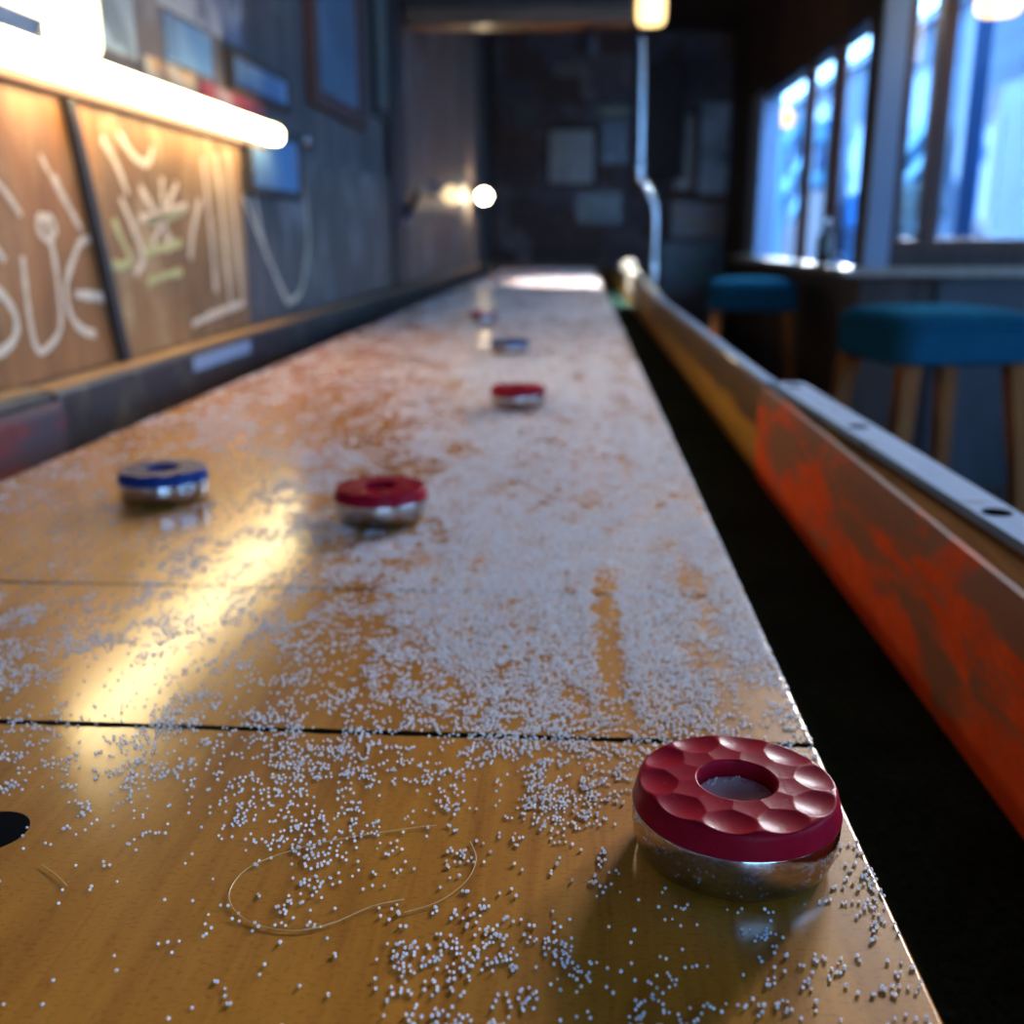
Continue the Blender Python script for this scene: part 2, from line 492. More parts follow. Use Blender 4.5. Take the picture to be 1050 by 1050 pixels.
M['bottle'] = pbr('dark bottle glass', (0.008, 0.022, 0.024), 0.12, spec=0.6)
M['clear'] = pbr('clear tumbler', (0.75, 0.85, 0.95), 0.08, spec=0.7)
M['clear'].node_tree.nodes['Principled BSDF'].inputs['Transmission Weight'].default_value = 0.85
# outside
M['facade'] = boards('daylight-tinted siding', (0.006, 0.036, 0.090), (0.011, 0.052, 0.130), 0.14, 2, 0.6)  # blue of the daylight put into the siding colour
M['facade_dark'] = pbr('dark blue shop front', (0.012, 0.05, 0.13), 0.3)
M['stair_white'] = pbr('pale blue stair paint', (0.10, 0.26, 0.36), 0.6)
M['stair_dark'] = pbr('dark red stair panel', (0.05, 0.022, 0.028), 0.6)
M['ground'] = grain_mat('wet pavement', (0.03, 0.05, 0.09), (0.06, 0.09, 0.15), (4, 4, 4), 0.6)
M['leaf'] = grain_mat('grey green leaves', (0.06, 0.10, 0.10), (0.16, 0.22, 0.22), (30, 30, 30), 0.6)
M['pot'] = pbr('blue pot', (0.08, 0.28, 0.60), 0.4)

def picture_mat(name, base, cols, scale, thr=0.5):
    m, n, l, b = new_mat(name)
    v = n.new('ShaderNodeTexVoronoi'); v.distance = 'CHEBYCHEV'; v.inputs['Scale'].default_value = 1.0
    l.new(mapping(n, l, scale), v.inputs['Vector'])
    f = noise(n, l, mapping(n, l, tuple(s * 0.6 for s in scale)), 1.0, 4, 0.6)
    c = ramp(n, l, v.outputs['Color'], [(i / max(1, len(cols) - 1), q) for i, q in enumerate(cols)])
    c = mixc(n, l, ramp(n, l, f, [(thr - 0.04, (0, 0, 0)), (thr + 0.04, (1, 1, 1))]), base, c)
    l.new(c, b.inputs['Base Color'])
    setp(b, None, 0.28, spec=0.6)
    return m

# ------------------------------------------------------------------ the room
XL, XR, YB, YF = -0.545, 0.95, 7.0, 3.6         # left wall, right wall, back wall, wall with the big window
ZTOP = 1.24
def wallbox(name, mat, *d, kids=None):
    bm = B(); box(bm, *d); return struct(done(name, bm, mat))
def room_slab(name, mat, z0, z1):                # the room is L-shaped: the alley takes the far right corner
    v = [(-0.75, -2.6), (3.3, -2.6), (3.3, 3.68), (1.03, 3.68), (1.03, 7.1), (-0.75, 7.1)]
    bm = B(); loft(bm, [[(x, y, z0) for x, y in v], [(x, y, z1) for x, y in v]])
    return struct(done(name, bm, mat))
room_slab('floor', M['floor'], -0.06, 0.0)
room_slab('ceiling', M['ceiling'], z(ZTOP), z(ZTOP) + 0.08)
wallbox('wall_left', M['wall_boards'], XL - 0.1, XL - 0.016, -2.5, 7.0, 0, z(ZTOP))
wallbox('wall_back', M['collage'], XL - 0.1, XR + 0.08, YB, YB + 0.1, 0, z(ZTOP))
bm = B()
box(bm, XL - 0.1, 0.1, -2.6, -2.5, 0, z(ZTOP)); box(bm, 2.0, 3.2, -2.6, -2.5, 0, z(ZTOP))
box(bm, 0.1, 2.0, -2.6, -2.5, 0, z(0.0)); box(bm, 0.1, 2.0, -2.6, -2.5, z(1.1), z(ZTOP))
struct(done('wall_rear', bm, M['dark_wood_x']))
bm = B()
box(bm, 3.2, 3.3, -2.6, -1.6, 0, z(ZTOP)); box(bm, 3.2, 3.3, 1.3, 3.7, 0, z(ZTOP))
box(bm, 3.2, 3.3, -1.6, 1.3, 0, z(-0.1)); box(bm, 3.2, 3.3, -1.6, 1.3, z(1.15), z(ZTOP))
struct(done('wall_side', bm, M['dark_wood']))
# right wall with its window opening
bm = B()
box(bm, XR, XR + 0.08, YF, 6.16, 0, z(-0.125))
box(bm, XR, XR + 0.08, 3.6, 6.16, z(0.735), z(ZTOP))
box(bm, XR, XR + 0.08, 6.08, 6.16, z(-0.125), z(0.735))
box(bm, XR, XR + 0.08, 6.16, 7.0, 0, z(ZTOP))
struct(done('wall_right', bm, M['dark_wood']))
bm = B()
box(bm, XR + 0.08, 3.2, YF, YF + 0.08, 0, z(-0.04))
box(bm, XR + 0.08, 3.2, YF, YF + 0.08, z(1.19), z(ZTOP))
box(bm, 2.75, 3.2, YF, YF + 0.08, z(-0.04), z(1.19))
struct(done('wall_front', bm, M['dark_wood_x']))

# left window: a long opening in the right wall
bm = B()
box(bm, XR - 0.012, XR + 0.09, 5.72, 6.08, z(-0.125), z(0.735), 0.004)
w1 = struct(done('window_1', bm, M['white_paint']))
for a, b_, q in ((4.66, 4.73, 'brown_frame'), (4.15, 4.24, 'brown_frame'), (3.60, 3.74, 'post_dark')):
    bm = B(); box(bm, XR - 0.004, XR + 0.036, a, b_, z(-0.125), z(0.735), 0.004); done('mullion', bm, M[q], w1)
bm = B(); box(bm, XR - 0.008, XR + 0.07, 3.74, 5.72, z(0.69), z(0.735), 0.004); done('window_head', bm, M['post_dark'], w1)
for a, b_ in ((4.73, 5.72), (4.24, 4.66), (3.74, 4.15)):
    bm = B(); box(bm, XR + 0.038, XR + 0.042, a, b_, z(-0.125), z(0.69)); done('pane', bm, M['glass'], w1)
# big window across the corner
bm = B()
box(bm, 1.025, 1.062, YF - 0.005, YF + 0.07, z(-0.04), z(1.19), 0.004)
box(bm, 1.062, 2.75, YF - 0.005, YF + 0.07, z(-0.04), z(-0.005), 0.004)
box(bm, 2.70, 2.75, YF - 0.005, YF + 0.07, z(-0.005), z(1.19), 0.004)
w2 = struct(done('window_2', bm, M['brown_frame']))
for a, b_ in ((1.132, 1.182), (1.92, 1.98)):
    bm = B(); box(bm, a, b_, YF - 0.012, YF + 0.07, z(-0.005), z(1.19), 0.004); done('mullion', bm, M['brown_frame'], w2)
for a, b_ in ((1.062, 1.132), (1.182, 1.92), (1.98, 2.70)):
    bm = B(); box(bm, a, b_, YF + 0.030, YF + 0.034, z(-0.005), z(1.19)); done('pane', bm, M['glass'], w2)
# unseen window added in the side wall for blue daylight fill
bm = B()
for y in (-1.6, -0.17, 1.26): box(bm, 3.205, 3.28, y, y + 0.04, z(-0.1), z(1.15))
w3 = struct(done('added_window_3', bm, M['brown_frame']))
for a, b_ in ((-1.56, -0.17), (-0.13, 1.26)):
    bm = B(); box(bm, 3.24, 3.244, a, b_, z(-0.1), z(1.15)); done('pane', bm, M['glass'], w3)
bm = B()
for x in (0.1, 1.0, 1.95): box(bm, x, x + 0.05, -2.58, -2.505, z(0.0), z(1.1))
w4 = struct(done('window_4', bm, M['brown_frame']))
for a, b_ in ((0.15, 1.0), (1.05, 1.95)):
    bm = B(); box(bm, a, b_, -2.544, -2.54, z(0.0), z(1.1)); done('pane', bm, M['glass'], w4)
# painted corner post
bm = B(); box(bm, XR - 0.004, 1.026, YF - 0.03, YF - 0.001, z(-0.10), z(ZTOP), 0.006)
struct(done('trim_1', bm, M['white_paint']))
# ledge that runs round the corner under both windows
bm = B()
v = [(XR - 0.09, 6.10), (XR - 0.09, 3.47), (1.75, 3.47), (1.75, 3.569), (XR - 0.001, 3.569), (XR - 0.001, 6.10)]
loft(bm, [[(x, y, z(-0.122)) for x, y in v], [(x, y, z(-0.098)) for x, y in v]])
struct(done('trim_2', bm, M['sill']))
# grey panel under the big window
bm = B(); box(bm, 1.20, 2.6, YF - 0.022, YF - 0.001, 0.12, z(-0.123), 0.004)
struct(done('trim_3', bm, grain_mat('blue grey panel', (0.03, 0.036, 0.05), (0.06, 0.07, 0.095), (6, 6, 2), 0.5)))

# ---- cladding on the left wall
def panel(name, mat, y0, y1, z0, z1, label, x1=XL + 0.0):
    bm = B(); box(bm, XL - 0.015, x1, y0, y1, z(z0), z(z1), 0.002)
    o = done(name, bm, mat, loc=(XL, (y0 + y1) / 2, z(z0)))
    return tag(o, label, 'wall panel', 'plywood panels along the left wall')
pA = panel('plywood_panel', M['ply_orange'], 0.25, 1.185, -0.142, 0.160, 'orange brown plywood panel with big chalked letters under the glowing strip lamp')
pB = panel('plywood_panel', M['ply_pale'], 1.187, 1.700, -0.142, 0.160, 'tan plywood panel scrawled all over in pale and yellow chalk')
pC = panel('plywood_panel', M['ply_grey'], 1.702, 3.08, -0.142, 0.160, 'grey scuffed panel behind the far half of the black rail', XL - 0.004)
def stroke(bm, pts, w=0.006, sub=5, x=XL):
    """a flat chalk mark, half a millimetre thick, on the wall face"""
    P = smooth_pts([(0, a, b) for a, b in pts], sub) if len(pts) > 2 else [Vector((0, a, b)) for a, b in pts]
    rings = []
    for i, p in enumerate(P):
        t = (P[min(i + 1, len(P) - 1)] - P[max(i - 1, 0)]).normalized()
        nn = Vector((0, -t.z, t.y)) * (w * 0.5 * (0.75 + 0.5 * random.random()))
        rings.append([(x + 0.0001, p.y + nn.y, z(p.z + nn.z)), (x + 0.0007, p.y + nn.y * 0.6, z(p.z + nn.z * 0.6)),
                      (x + 0.0007, p.y - nn.y * 0.6, z(p.z - nn.z * 0.6)), (x + 0.0001, p.y - nn.y, z(p.z - nn.z))])
    loft(bm, rings)
bm = B()
stroke(bm, [(0.930, 0.002), (0.948, -0.006), (0.960, -0.012), (0.970, -0.022)], 0.008)
stroke(bm, [(0.930, -0.036), (0.947, -0.046), (0.967, -0.060), (0.978, -0.080), (0.966, -0.098), (0.932, -0.108)], 0.009)
stroke(bm, [(1.003, -0.018), (1.002, -0.053), (1.004, -0.091), (1.013, -0.112), (1.040, -0.107), (1.063, -0.091), (1.067, -0.056), (1.065, -0.019), (1.058, 0.012), (1.045, 0.020), (1.040, 0.008), (1.056, -0.004), (1.074, 0.006), (1.070, 0.018), (1.055, 0.021)], 0.008)
stroke(bm, [(1.150, -0.002), (1.128, -0.006), (1.108, -0.022), (1.086, -0.048), (1.086, -0.078), (1.108, -0.098), (1.139, -0.106)], 0.009)
stroke(bm, [(1.103, -0.060), (1.140, -0.064), (1.172, -0.068)], 0.010)
stroke(bm, [(1.084, 0.062), (1.104, 0.036), (1.133, 0.008)], 0.008)
stroke(bm, [(1.060, 0.080), (1.080, 0.058), (1.099, 0.038)], 0.006)
stroke(bm, [(0.955, 0.060), (0.985, 0.042), (1.010, 0.020)], 0.006)
done('chalk_lettering', bm, M['chalk'], pA)
bm = B()
for q in ([(1.300, 0.060), (1.340, 0.030), (1.385, -0.004)], [(1.422, 0.070), (1.372, 0.030), (1.322, -0.010)], [(1.290, 0.022), (1.360, 0.028), (1.452, 0.041)],
          [(1.372, 0.075), (1.368, 0.030), (1.375, -0.020)], [(1.240, 0.045), (1.270, 0.010), (1.290, -0.025), (1.262, -0.045)], [(1.505, 0.052), (1.470, 0.010), (1.450, -0.030)],
          [(1.205, 0.110), (1.240, 0.080), (1.262, 0.050)], [(1.250, 0.120), (1.290, 0.095), (1.330, 0.090), (1.350, 0.110)], [(1.530, 0.110), (1.540, 0.030), (1.545, -0.080)],
          [(1.590, 0.120), (1.600, 0.020), (1.608, -0.100)], [(1.640, 0.130), (1.655, 0.030), (1.668, -0.110)], [(1.440, -0.120), (1.530, -0.112), (1.660, -0.105)]):
    stroke(bm, q, 0.011)
done('chalk_scribble', bm, M['chalk'], pB)
bm = B()
for q in ([(1.214, 0.020), (1.232, -0.002), (1.250, -0.025), (1.225, -0.034), (1.202, -0.030)], [(1.296, -0.056), (1.350, -0.050), (1.414, -0.047)], [(1.313, 0.021), (1.380, 0.026), (1.440, 0.036)],
          [(1.290, -0.020), (1.350, -0.014), (1.420, -0.008)]):
    stroke(bm, q, 0.011)
done('yellow_scribble', bm, M['chalk_yellow'], pB)
bm = B()
for q in ([(1.719, 0.066), (1.830, -0.030), (1.946, -0.120)], [(1.760, 0.130), (1.790, 0.030), (1.830, -0.030)], [(2.10, 0.12), (2.12, 0.0), (2.05, -0.10), (1.946, -0.120)]):
    stroke(bm, q, 0.012, x=XL - 0.004)
done('chalk_scribble', bm, M['chalk'], pC)
# leaning dark cover strip over the first joint, and the pale edging of the next one
bm = B(); hexa(bm, [(XL + 0.001, 1.186, z(-0.143)), (XL + 0.012, 1.186, z(-0.143)), (XL + 0.012, 1.206, z(-0.143)), (XL + 0.001, 1.206, z(-0.143))],
               [(XL + 0.001, 1.110, z(0.140)), (XL + 0.012, 1.110, z(0.140)), (XL + 0.012, 1.126, z(0.140)), (XL + 0.001, 1.126, z(0.140))], 0.002)
tag(done('cover_strip', bm, M['post_dark'], loc=(XL, 1.19, z(-0.143))), 'dark cover strip leaning between the orange panel and the chalked tan panel', 'strip')
bm = B(); box(bm, XL - 0.006, XL + 0.008, 3.09, 3.30, z(-0.142), z(1.1), 0.004)
tag(done('wall_post', bm, M['post_dark'], loc=(XL, 3.2, z(-0.142))), 'near black timber post rising up the left wall beneath the beam', 'post')
bm = B(); box(bm, XL - 0.015, XL - 0.002, 3.305, 5.75, z(-0.142), z(1.0), 0.002)
tag(done('board_cladding', bm, M['pale_boards'], loc=(XL, 4.5, z(-0.142))), 'greyish vertical board cladding behind the two glowing wall bulbs', 'cladding')

# ------------------------------------------------------------------ the shuffleboard table
ZT = z(-0.172)                                    # playing surface
TB = root('shuffleboard_table', (-0.166, 2.6, 0))
tag(TB, 'long amber shuffleboard table with padded rails and dark green gutters', 'shuffleboard table')
bm = B(); box(bm, -0.418, 0.0857, -0.62, 5.85, ZT - 0.072, ZT, 0.0016, 3)
pb = done('playing_board', bm, M['board'])       # own coordinates = world, so the lines sit where they are measured
pb.parent = TB; pb.location = -world_loc(TB)
bm = B(); box(bm, -0.541, 0.2195, -0.76, 6.0, z(-0.262), z(-0.242), 0.001)
done('gutter_bed', bm, M['felt'], TB)
bm = B()
box(bm, -0.535, 0.215, -0.76, 6.02, z(-0.46), z(-0.263), 0.004)
done('apron', bm, M['apron'], TB)
for y in (-0.5, 2.6, 5.6):
    for s in (-0.43, 0.11):
        bm = B(); loft(bm, [[(s - a, y - a, zz), (s + a, y - a, zz), (s + a, y + a, zz), (s - a, y + a, zz)] for a, zz in ((0.040, 0.0), (0.045, 0.03), (0.06, 0.35), (0.075, z(-0.461)))])
        done('leg', bm, M['apron'], TB)
# right side, far part: a worn wooden rail with a thin sky-tinted strip
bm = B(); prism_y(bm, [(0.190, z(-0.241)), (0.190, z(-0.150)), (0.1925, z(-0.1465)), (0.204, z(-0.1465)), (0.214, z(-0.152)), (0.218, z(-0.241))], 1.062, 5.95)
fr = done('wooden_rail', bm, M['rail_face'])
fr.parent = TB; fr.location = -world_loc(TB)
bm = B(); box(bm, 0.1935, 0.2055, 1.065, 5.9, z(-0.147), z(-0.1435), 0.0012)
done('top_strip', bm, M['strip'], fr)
for y in (1.55, 2.05):
    bm = B(); lathe(bm, [(0.0045, 0), (0.0045, 0.001), (0.003, 0.002), (0.0, 0.0022)][:3], 12, (0.192, y, z(-0.1462)))
    done('screw', bm, M['chrome'], fr)
# lit stretch of that rail, its brightness put into a raised cream section
bm = B()
loft(bm, [[(0.186, y, z(-0.20)), (0.186, y, zt - 0.008), (0.192, y, zt), (0.214, y, zt), (0.222, y, zt - 0.008), (0.222, y, z(-0.20))] for y, zt in ((2.72, z(-0.140)), (3.2, z(-0.132)), (3.9, z(-0.118)), (4.05, z(-0.126)))])
done('lit_rail_section', bm, M['cream'], fr)
bm = B(); bmesh.ops.create_uvsphere(bm, u_segments=20, v_segments=12, radius=0.030, matrix=Matrix.Translation((0.192, 4.06, z(-0.112))))
done('ball_knob', bm, pbr('darker cream ball', (0.17, 0.155, 0.125), 0.5), fr)  # cream darkened to offset the strong spot on the ball
# right side, near part: red padded rail, brown groove, sky-tinted strip with bolt holes
def near_in(y): return 0.199 + 0.031 * (1.05 - y)
def near_out(y): return 0.233 + 0.017 * (1.05 - y)
Y0, Y1 = -0.70, 1.058
def prof_ring(y):
    return [(0.188, y, z(-0.241)), (0.1865, y, z(-0.225)), (0.1862, y, z(-0.180)), (0.1868, y, z(-0.160)), (0.1882, y, z(-0.152)), (0.1905, y, z(-0.148)), (0.1935, y, z(-0.147)), (0.196, y, z(-0.149)), (0.197, y, z(-0.165)), (0.197, y, z(-0.241))]
bm = B(); loft(bm, [prof_ring(Y0 + (Y1 - Y0) * i / 8) for i in range(9)])
nr = done('padded_rail', bm, M['red_pad'])
nr.parent = TB; nr.location = -world_loc(TB)
bm = B(); loft(bm, [[(0.1972, y, z(-0.241)), (0.1972, y, z(-0.154)), (near_in(y), y, z(-0.1485)), (near_out(y) - 0.002, y, z(-0.1485)), (near_out(y) - 0.002, y, z(-0.241))] for y in (Y0, Y1)])
done('groove_board', bm, M['rail_wood'], nr)
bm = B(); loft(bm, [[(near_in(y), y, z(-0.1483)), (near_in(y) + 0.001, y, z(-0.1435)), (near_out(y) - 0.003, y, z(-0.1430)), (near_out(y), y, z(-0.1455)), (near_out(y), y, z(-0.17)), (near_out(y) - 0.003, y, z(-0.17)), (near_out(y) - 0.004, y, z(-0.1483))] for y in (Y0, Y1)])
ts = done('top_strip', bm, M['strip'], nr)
for y in (0.548, 0.807, 0.29, 1.030):
    x = 0.5 * (near_in(y) + near_out(y)) - 0.001
    bm = B(); lathe(bm, [(0.0078, 0), (0.0078, 0.0005), (0.0070, 0.0007)], 20, (x, y, z(-0.1434)))
    done('bolt_hole', bm, M['black'], nr)
# left side: black rail with a tan wooden top strip and a pale tape, and the maroon padded part in front of it
bm = B(); prism_y(bm, [(-0.505, z(-0.241)), (-0.505, z(-0.150)), (-0.507, z(-0.1475)), (-0.541, z(-0.1475)), (-0.541, z(-0.241))], 0.962, 5.95)
lr = done('wooden_rail', bm, M['dark_rail'])
lr.parent = TB; lr.location = -world_loc(TB)
bm = B(); box(bm, -0.543, -0.509, 0.962, 5.9, z(-0.147), z(-0.1435), 0.001)
done('top_strip', bm, M['tan_strip'], lr)
bm = B(); box(bm, -0.5048, -0.5035, 1.325, 1.565, z(-0.172), z(-0.153), 0.0004)
done('tape', bm, M['tape'], lr)
bm = B(); prism_y(bm, [(-0.498, z(-0.241)), (-0.4965, z(-0.220)), (-0.4965, z(-0.165)), (-0.4985, z(-0.157)), (-0.503, z(-0.153)), (-0.507, z(-0.155)), (-0.507, z(-0.241))], -0.70, 0.958)
lp = done('padded_rail', bm, M['maroon_pad'])
lp.parent = TB; lp.location = -world_loc(TB)
bm = B(); box(bm, -0.542, -0.5075, -0.70, 0.958, z(-0.241), z(-0.1455), 0.002)
done('groove_board', bm, M['dark_rail'], lp)
bm = B(); box(bm, -0.542, -0.516, -0.70, 0.957, z(-0.1454), z(-0.1405), 0.001)
done('top_strip', bm, M['tan_strip'], lp)
# end boards of the tray
bm = B(); box(bm, -0.541, 0.219, 5.951, 6.00, z(-0.262), z(-0.145), 0.004)
done('end_board', bm, M['apron'], TB)
bm = B(); box(bm, -0.541, 0.215, -0.76, -0.705, z(-0.262), z(-0.145), 0.004)
done('end_board', bm, M['apron'], TB)

# ------------------------------------------------------------------ pucks
CAP_TOP = 0.0222
def cap_height(x, y):
    r = math.hypot(x, y)
    zz = CAP_TOP
    rr = 0.0022
    if r > 0.0283 - rr:
        q = min(1.0, (r - (0.0283 - rr)) / rr)
        zz = CAP_TOP - rr + rr * math.sqrt(max(0.0, 1 - q * q))
    if r < 0.0112 + 0.0006:
        q = min(1.0, ((0.0112 + 0.0006) - r) / 0.0006)
        zz -= 0.0006 * (1 - math.sqrt(max(0.0, 1 - q * q)))
    best = zz
    a0 = math.atan2(y, x)
    for n_, rc, a, dep, off in ((10, 0.0236, 0.0070, 0.0010, 0.0), (10, 0.0152, 0.0053, 0.00025, 0.5)):
        k = round(a0 / (2 * math.pi) * n_ - off) + off
        t = 2 * math.pi * k / n_
        d2 = (x - rc * math.cos(t)) ** 2 + (y - rc * math.sin(t)) ** 2
        Rs = (a * a + dep * dep) / (2 * dep)
        if d2 < a * a:
            best = min(best, CAP_TOP + Rs - dep - math.sqrt(Rs * Rs - d2))
    return best
def cap_mesh(NA=260, NR=52):
    bm = B()
    rings = []
    for i in range(NR + 1):
        r = 0.0112 + (0.0283 - 0.0112) * i / NR
        rings.append([(r * math.cos(t), r * math.sin(t), cap_height(r * math.cos(t), r * math.sin(t))) for t in (2 * math.pi * k / NA for k in range(NA))])
    outer = [[(r * math.cos(2 * math.pi * k / NA), r * math.sin(2 * math.pi * k / NA), zz) for k in range(NA)] for r, zz in ((0.0286, 0.0188), (0.0291, 0.0168), (0.0295, 0.0152), (0.0294, 0.0147), (0.0289, 0.0146))]
    inner = [[(r * math.cos(2 * math.pi * k / NA), r * math.sin(2 * math.pi * k / NA), zz) for k in range(NA)] for r, zz in ((0.0110, 0.01555), (0.0110, 0.0175), (0.0111, 0.0205))]
    loft(bm, inner + rings + outer, cap=False)
    return bm
def make_puck(cap_mat):
    r = root('shuffleboard_puck', (0, 0, 0))
    bm = B()
    lathe(bm, [(0.0, 0.0006), (0.0225, 0.0006), (0.0235, 0.0), (0.0250, 0.0001), (0.0266, 0.0009), (0.0280, 0.0028), (0.0289, 0.0054), (0.02932, 0.0085), (0.02940, 0.0110), (0.02935, 0.0140), (0.0290, 0.0145), (0.0286, 0.0155), (0.0262, 0.0156), (0.0105, 0.0156), (0.0104, 0.0157), (0.0, 0.0130)][1:-1], 96)
    body = done('steel_body', bm, M['steel'], r, local=True)
    bm = B(); lathe(bm, [(0.01085, 0.0156), (0.01085, 0.0168), (0.0104, 0.0171)], 48)
    done('recess_disc', bm, M['disc'], body, local=True)
    c = done('plastic_cap', cap_mesh(), cap_mat, r, local=True, angle=70)
    return r
def copy_tree(o, parent=None):
    c = o.copy()
    COL.objects.link(c)
    if parent is not None: c.parent = parent
    for ch in list(o.children):
        copy_tree(ch, c)
    return c
red0, blue0 = make_puck(M['red_cap']), make_puck(M['blue_cap'])
PUCKS = [(red0, 0.0475, 0.2665, 0.10, 'large red topped steel puck in front, in sharp focus by the right edge'),
         (red0, -0.1215, 0.617, 0.4, 'red topped puck beside the blue puck, halfway to the middle of the board'),
         (blue0, -0.2775, 0.658, 0.2, 'blue puck with a pale shine on its rim top, nearest the left edge'),
         (red0, -0.061, 1.062, 0.7, 'small blurred red puck just this side of the far blue puck'),
         (blue0, -0.102, 1.560, 0.3, 'tiny blurred blue puck between two red pucks far down the board'),
         (red0, -0.196, 2.165, 0.5, 'farthest tiny red puck on the board')]
used = set()
for src, x, y, a, lab in PUCKS:
    o = copy_tree(src) if src in used else src
    used.add(src)
    o.location = (x, y, ZT + 0.0001)
    o.rotation_euler = (0, 0, a)
    tag(o, lab, 'puck', 'shuffleboard pucks')

# ------------------------------------------------------------------ beads of silicone strewn over the board
GX = np.linspace(-0.418, 0.0857, 11)
GY = np.array([.19, .215, .24, .265, .29, .32, .36, .42, .5, .6, .75, 1.0, 1.5, 2.5, 6])
GD = np.array([
    [0.13, 0.13, 0.13, 0.13, 0.13, 0.13, 0.13, 0.22, 0.50, 0.28, 0.28],
    [0.13, 0.13, 0.13, 0.13, 0.13, 0.13, 0.13, 0.22, 0.50, 0.28, 0.28],
    [0.13, 0.13, 0.13, 0.13, 0.13, 0.13, 0.13, 0.15, 0.30, 0.10, 0.50],
    [0.18, 0.18, 0.18, 0.18, 0.18, 0.18, 0.25, 0.30, 0.26, 0.10, 0.50],
    [0.30, 0.30, 0.30, 0.30, 0.30, 0.18, 0.25, 0.30, 0.42, 0.42, 0.42],
    [0.50, 0.50, 0.50, 0.50, 0.30, 0.30, 0.30, 0.40, 0.50, 0.50, 0.50],
    [0.50, 0.50, 0.50, 0.50, 0.50, 0.25, 0.35, 0.50, 0.75, 0.75, 0.55],
    [0.50, 0.50, 0.50, 0.50, 0.25, 0.35, 0.35, 0.55, 0.85, 0.85, 0.85],
    [0.10, 0.10, 0.10, 0.10, 0.30, 0.30, 0.48, 0.88, 0.88, 0.84, 0.80],
    [0.16, 0.16, 0.16, 0.16, 0.20, 0.42, 0.46, 0.82, 0.82, 0.80, 0.80],
    [0.18, 0.18, 0.18, 0.18, 0.40, 0.46, 0.48, 0.72, 0.74, 0.74, 0.74],
    [0.35, 0.35, 0.35, 0.35, 0.35, 0.45, 0.70, 0.70, 0.70, 0.70, 0.70],
    [0.35, 0.35, 0.35, 0.35, 0.60, 0.70, 0.70, 0.70, 0.70, 0.70, 0.70],
    [0.50, 0.50, 0.50, 0.50, 0.55, 0.55, 0.55, 0.55, 0.55, 0.55, 0.55],
    [0.30, 0.30, 0.30, 0.30, 0.55, 0.55, 0.55, 0.55, 0.55, 0.55, 0.55]])
def grid_density(x, y):
    ix = np.clip((x - GX[0]) / (GX[1] - GX[0]), 0, 9.999)
    i = ix.astype(int); fx = ix - i
    j = np.clip(np.searchsorted(GY, y) - 1, 0, len(GY) - 2)
    fy = np.clip((y - GY[j]) / (GY[j + 1] - GY[j]), 0, 1)
    return (GD[j, i] * (1 - fx) + GD[j, i + 1] * fx) * (1 - fy) + (GD[j + 1, i] * (1 - fx) + GD[j + 1, i + 1] * fx) * fy
def value_noise(x, y, cell, seed):
    g = np.random.default_rng(seed).random((512, 512))
    u, v_ = x / cell + 200, y / cell + 200
    i, j = np.floor(u).astype(int), np.floor(v_).astype(int)
    a, b_ = u - i, v_ - j
    a = a * a * (3 - 2 * a); b_ = b_ * b_ * (3 - 2 * b_)
    i %= 512; j %= 512; i1 = (i + 1) % 512; j1 = (j + 1) % 512
    return (g[i, j] * (1 - a) + g[i1, j] * a) * (1 - b_) + (g[i, j1] * (1 - a) + g[i1, j1] * a) * b_
def bead_points():
    PX, PY, PR = [], [], []
    #        y0    y1    radius   beads per m2 where the cover is full
    for y0, y1, rad, full in ((0.185, 0.80, 0.00044, 1000000), (0.80, 1.7, 0.00075, 350000), (1.7, 3.2, 0.0012, 90000), (3.2, 5.84, 0.0017, 36000)):
        n_ = int((y1 - y0) * 0.504 * full)
        x = rng.uniform(-0.4175, 0.0850, n_); y = rng.uniform(y0, y1, n_)
        d = grid_density(x, y)
        cl = 0.36 * value_noise(x, y, 0.0032, 1) + 0.36 * value_noise(x, y * 0.7, 0.010, 2) + 0.28 * value_noise(x, y * 0.5, 0.030, 3)
        # swept tracks where pucks have slid along the board
        tr = np.ones(n_)
        for xa, xb, ya, yb, k in ((0.0088, 0.0230, 0.355, 0.53, 0.04), (-0.056, -0.049, 0.46, 0.60, 0.55), (0.052, 0.058, 0.36, 0.44, 0.5)):
            wx = (value_noise(x, y, 0.004, 7) - 0.5) * 0.005
            wy = (value_noise(x, y, 0.004, 8) - 0.5) * 0.03
            inside = np.clip((np.minimum(x + wx - xa, xb - x - wx)) / 0.0025, 0, 1) * np.clip((np.minimum(y + wy - ya, yb - y - wy)) / 0.02, 0, 1)
            tr = tr * (1 - (1 - k) * inside)
        thr = 0.66 - 0.50 * d
        p = np.clip((cl - thr) / 0.30, 0, 1) * (0.20 + 0.80 * d) * tr + 0.03 * d * tr
        keep = rng.random(n_) < p
        for src, px, py, a, lab in PUCKS:
            keep &= (x - px) ** 2 + (y - py) ** 2 > 0.0277 ** 2
        x, y = x[keep], y[keep]
        r = rad * rng.normal(1.0, 0.09, len(x)).clip(0.75, 1.3)
        # no two beads in one place: thin out on a fine grid
        key = np.floor(x / (rad * 1.9)).astype(np.int64) * 100000 + np.floor(y / (rad * 1.9)).astype(np.int64)
        _, u = np.unique(key, return_index=True)
        PX.append(x[u]); PY.append(y[u]); PR.append(r[u])
    return np.concatenate(PX), np.concatenate(PY), np.concatenate(PR)
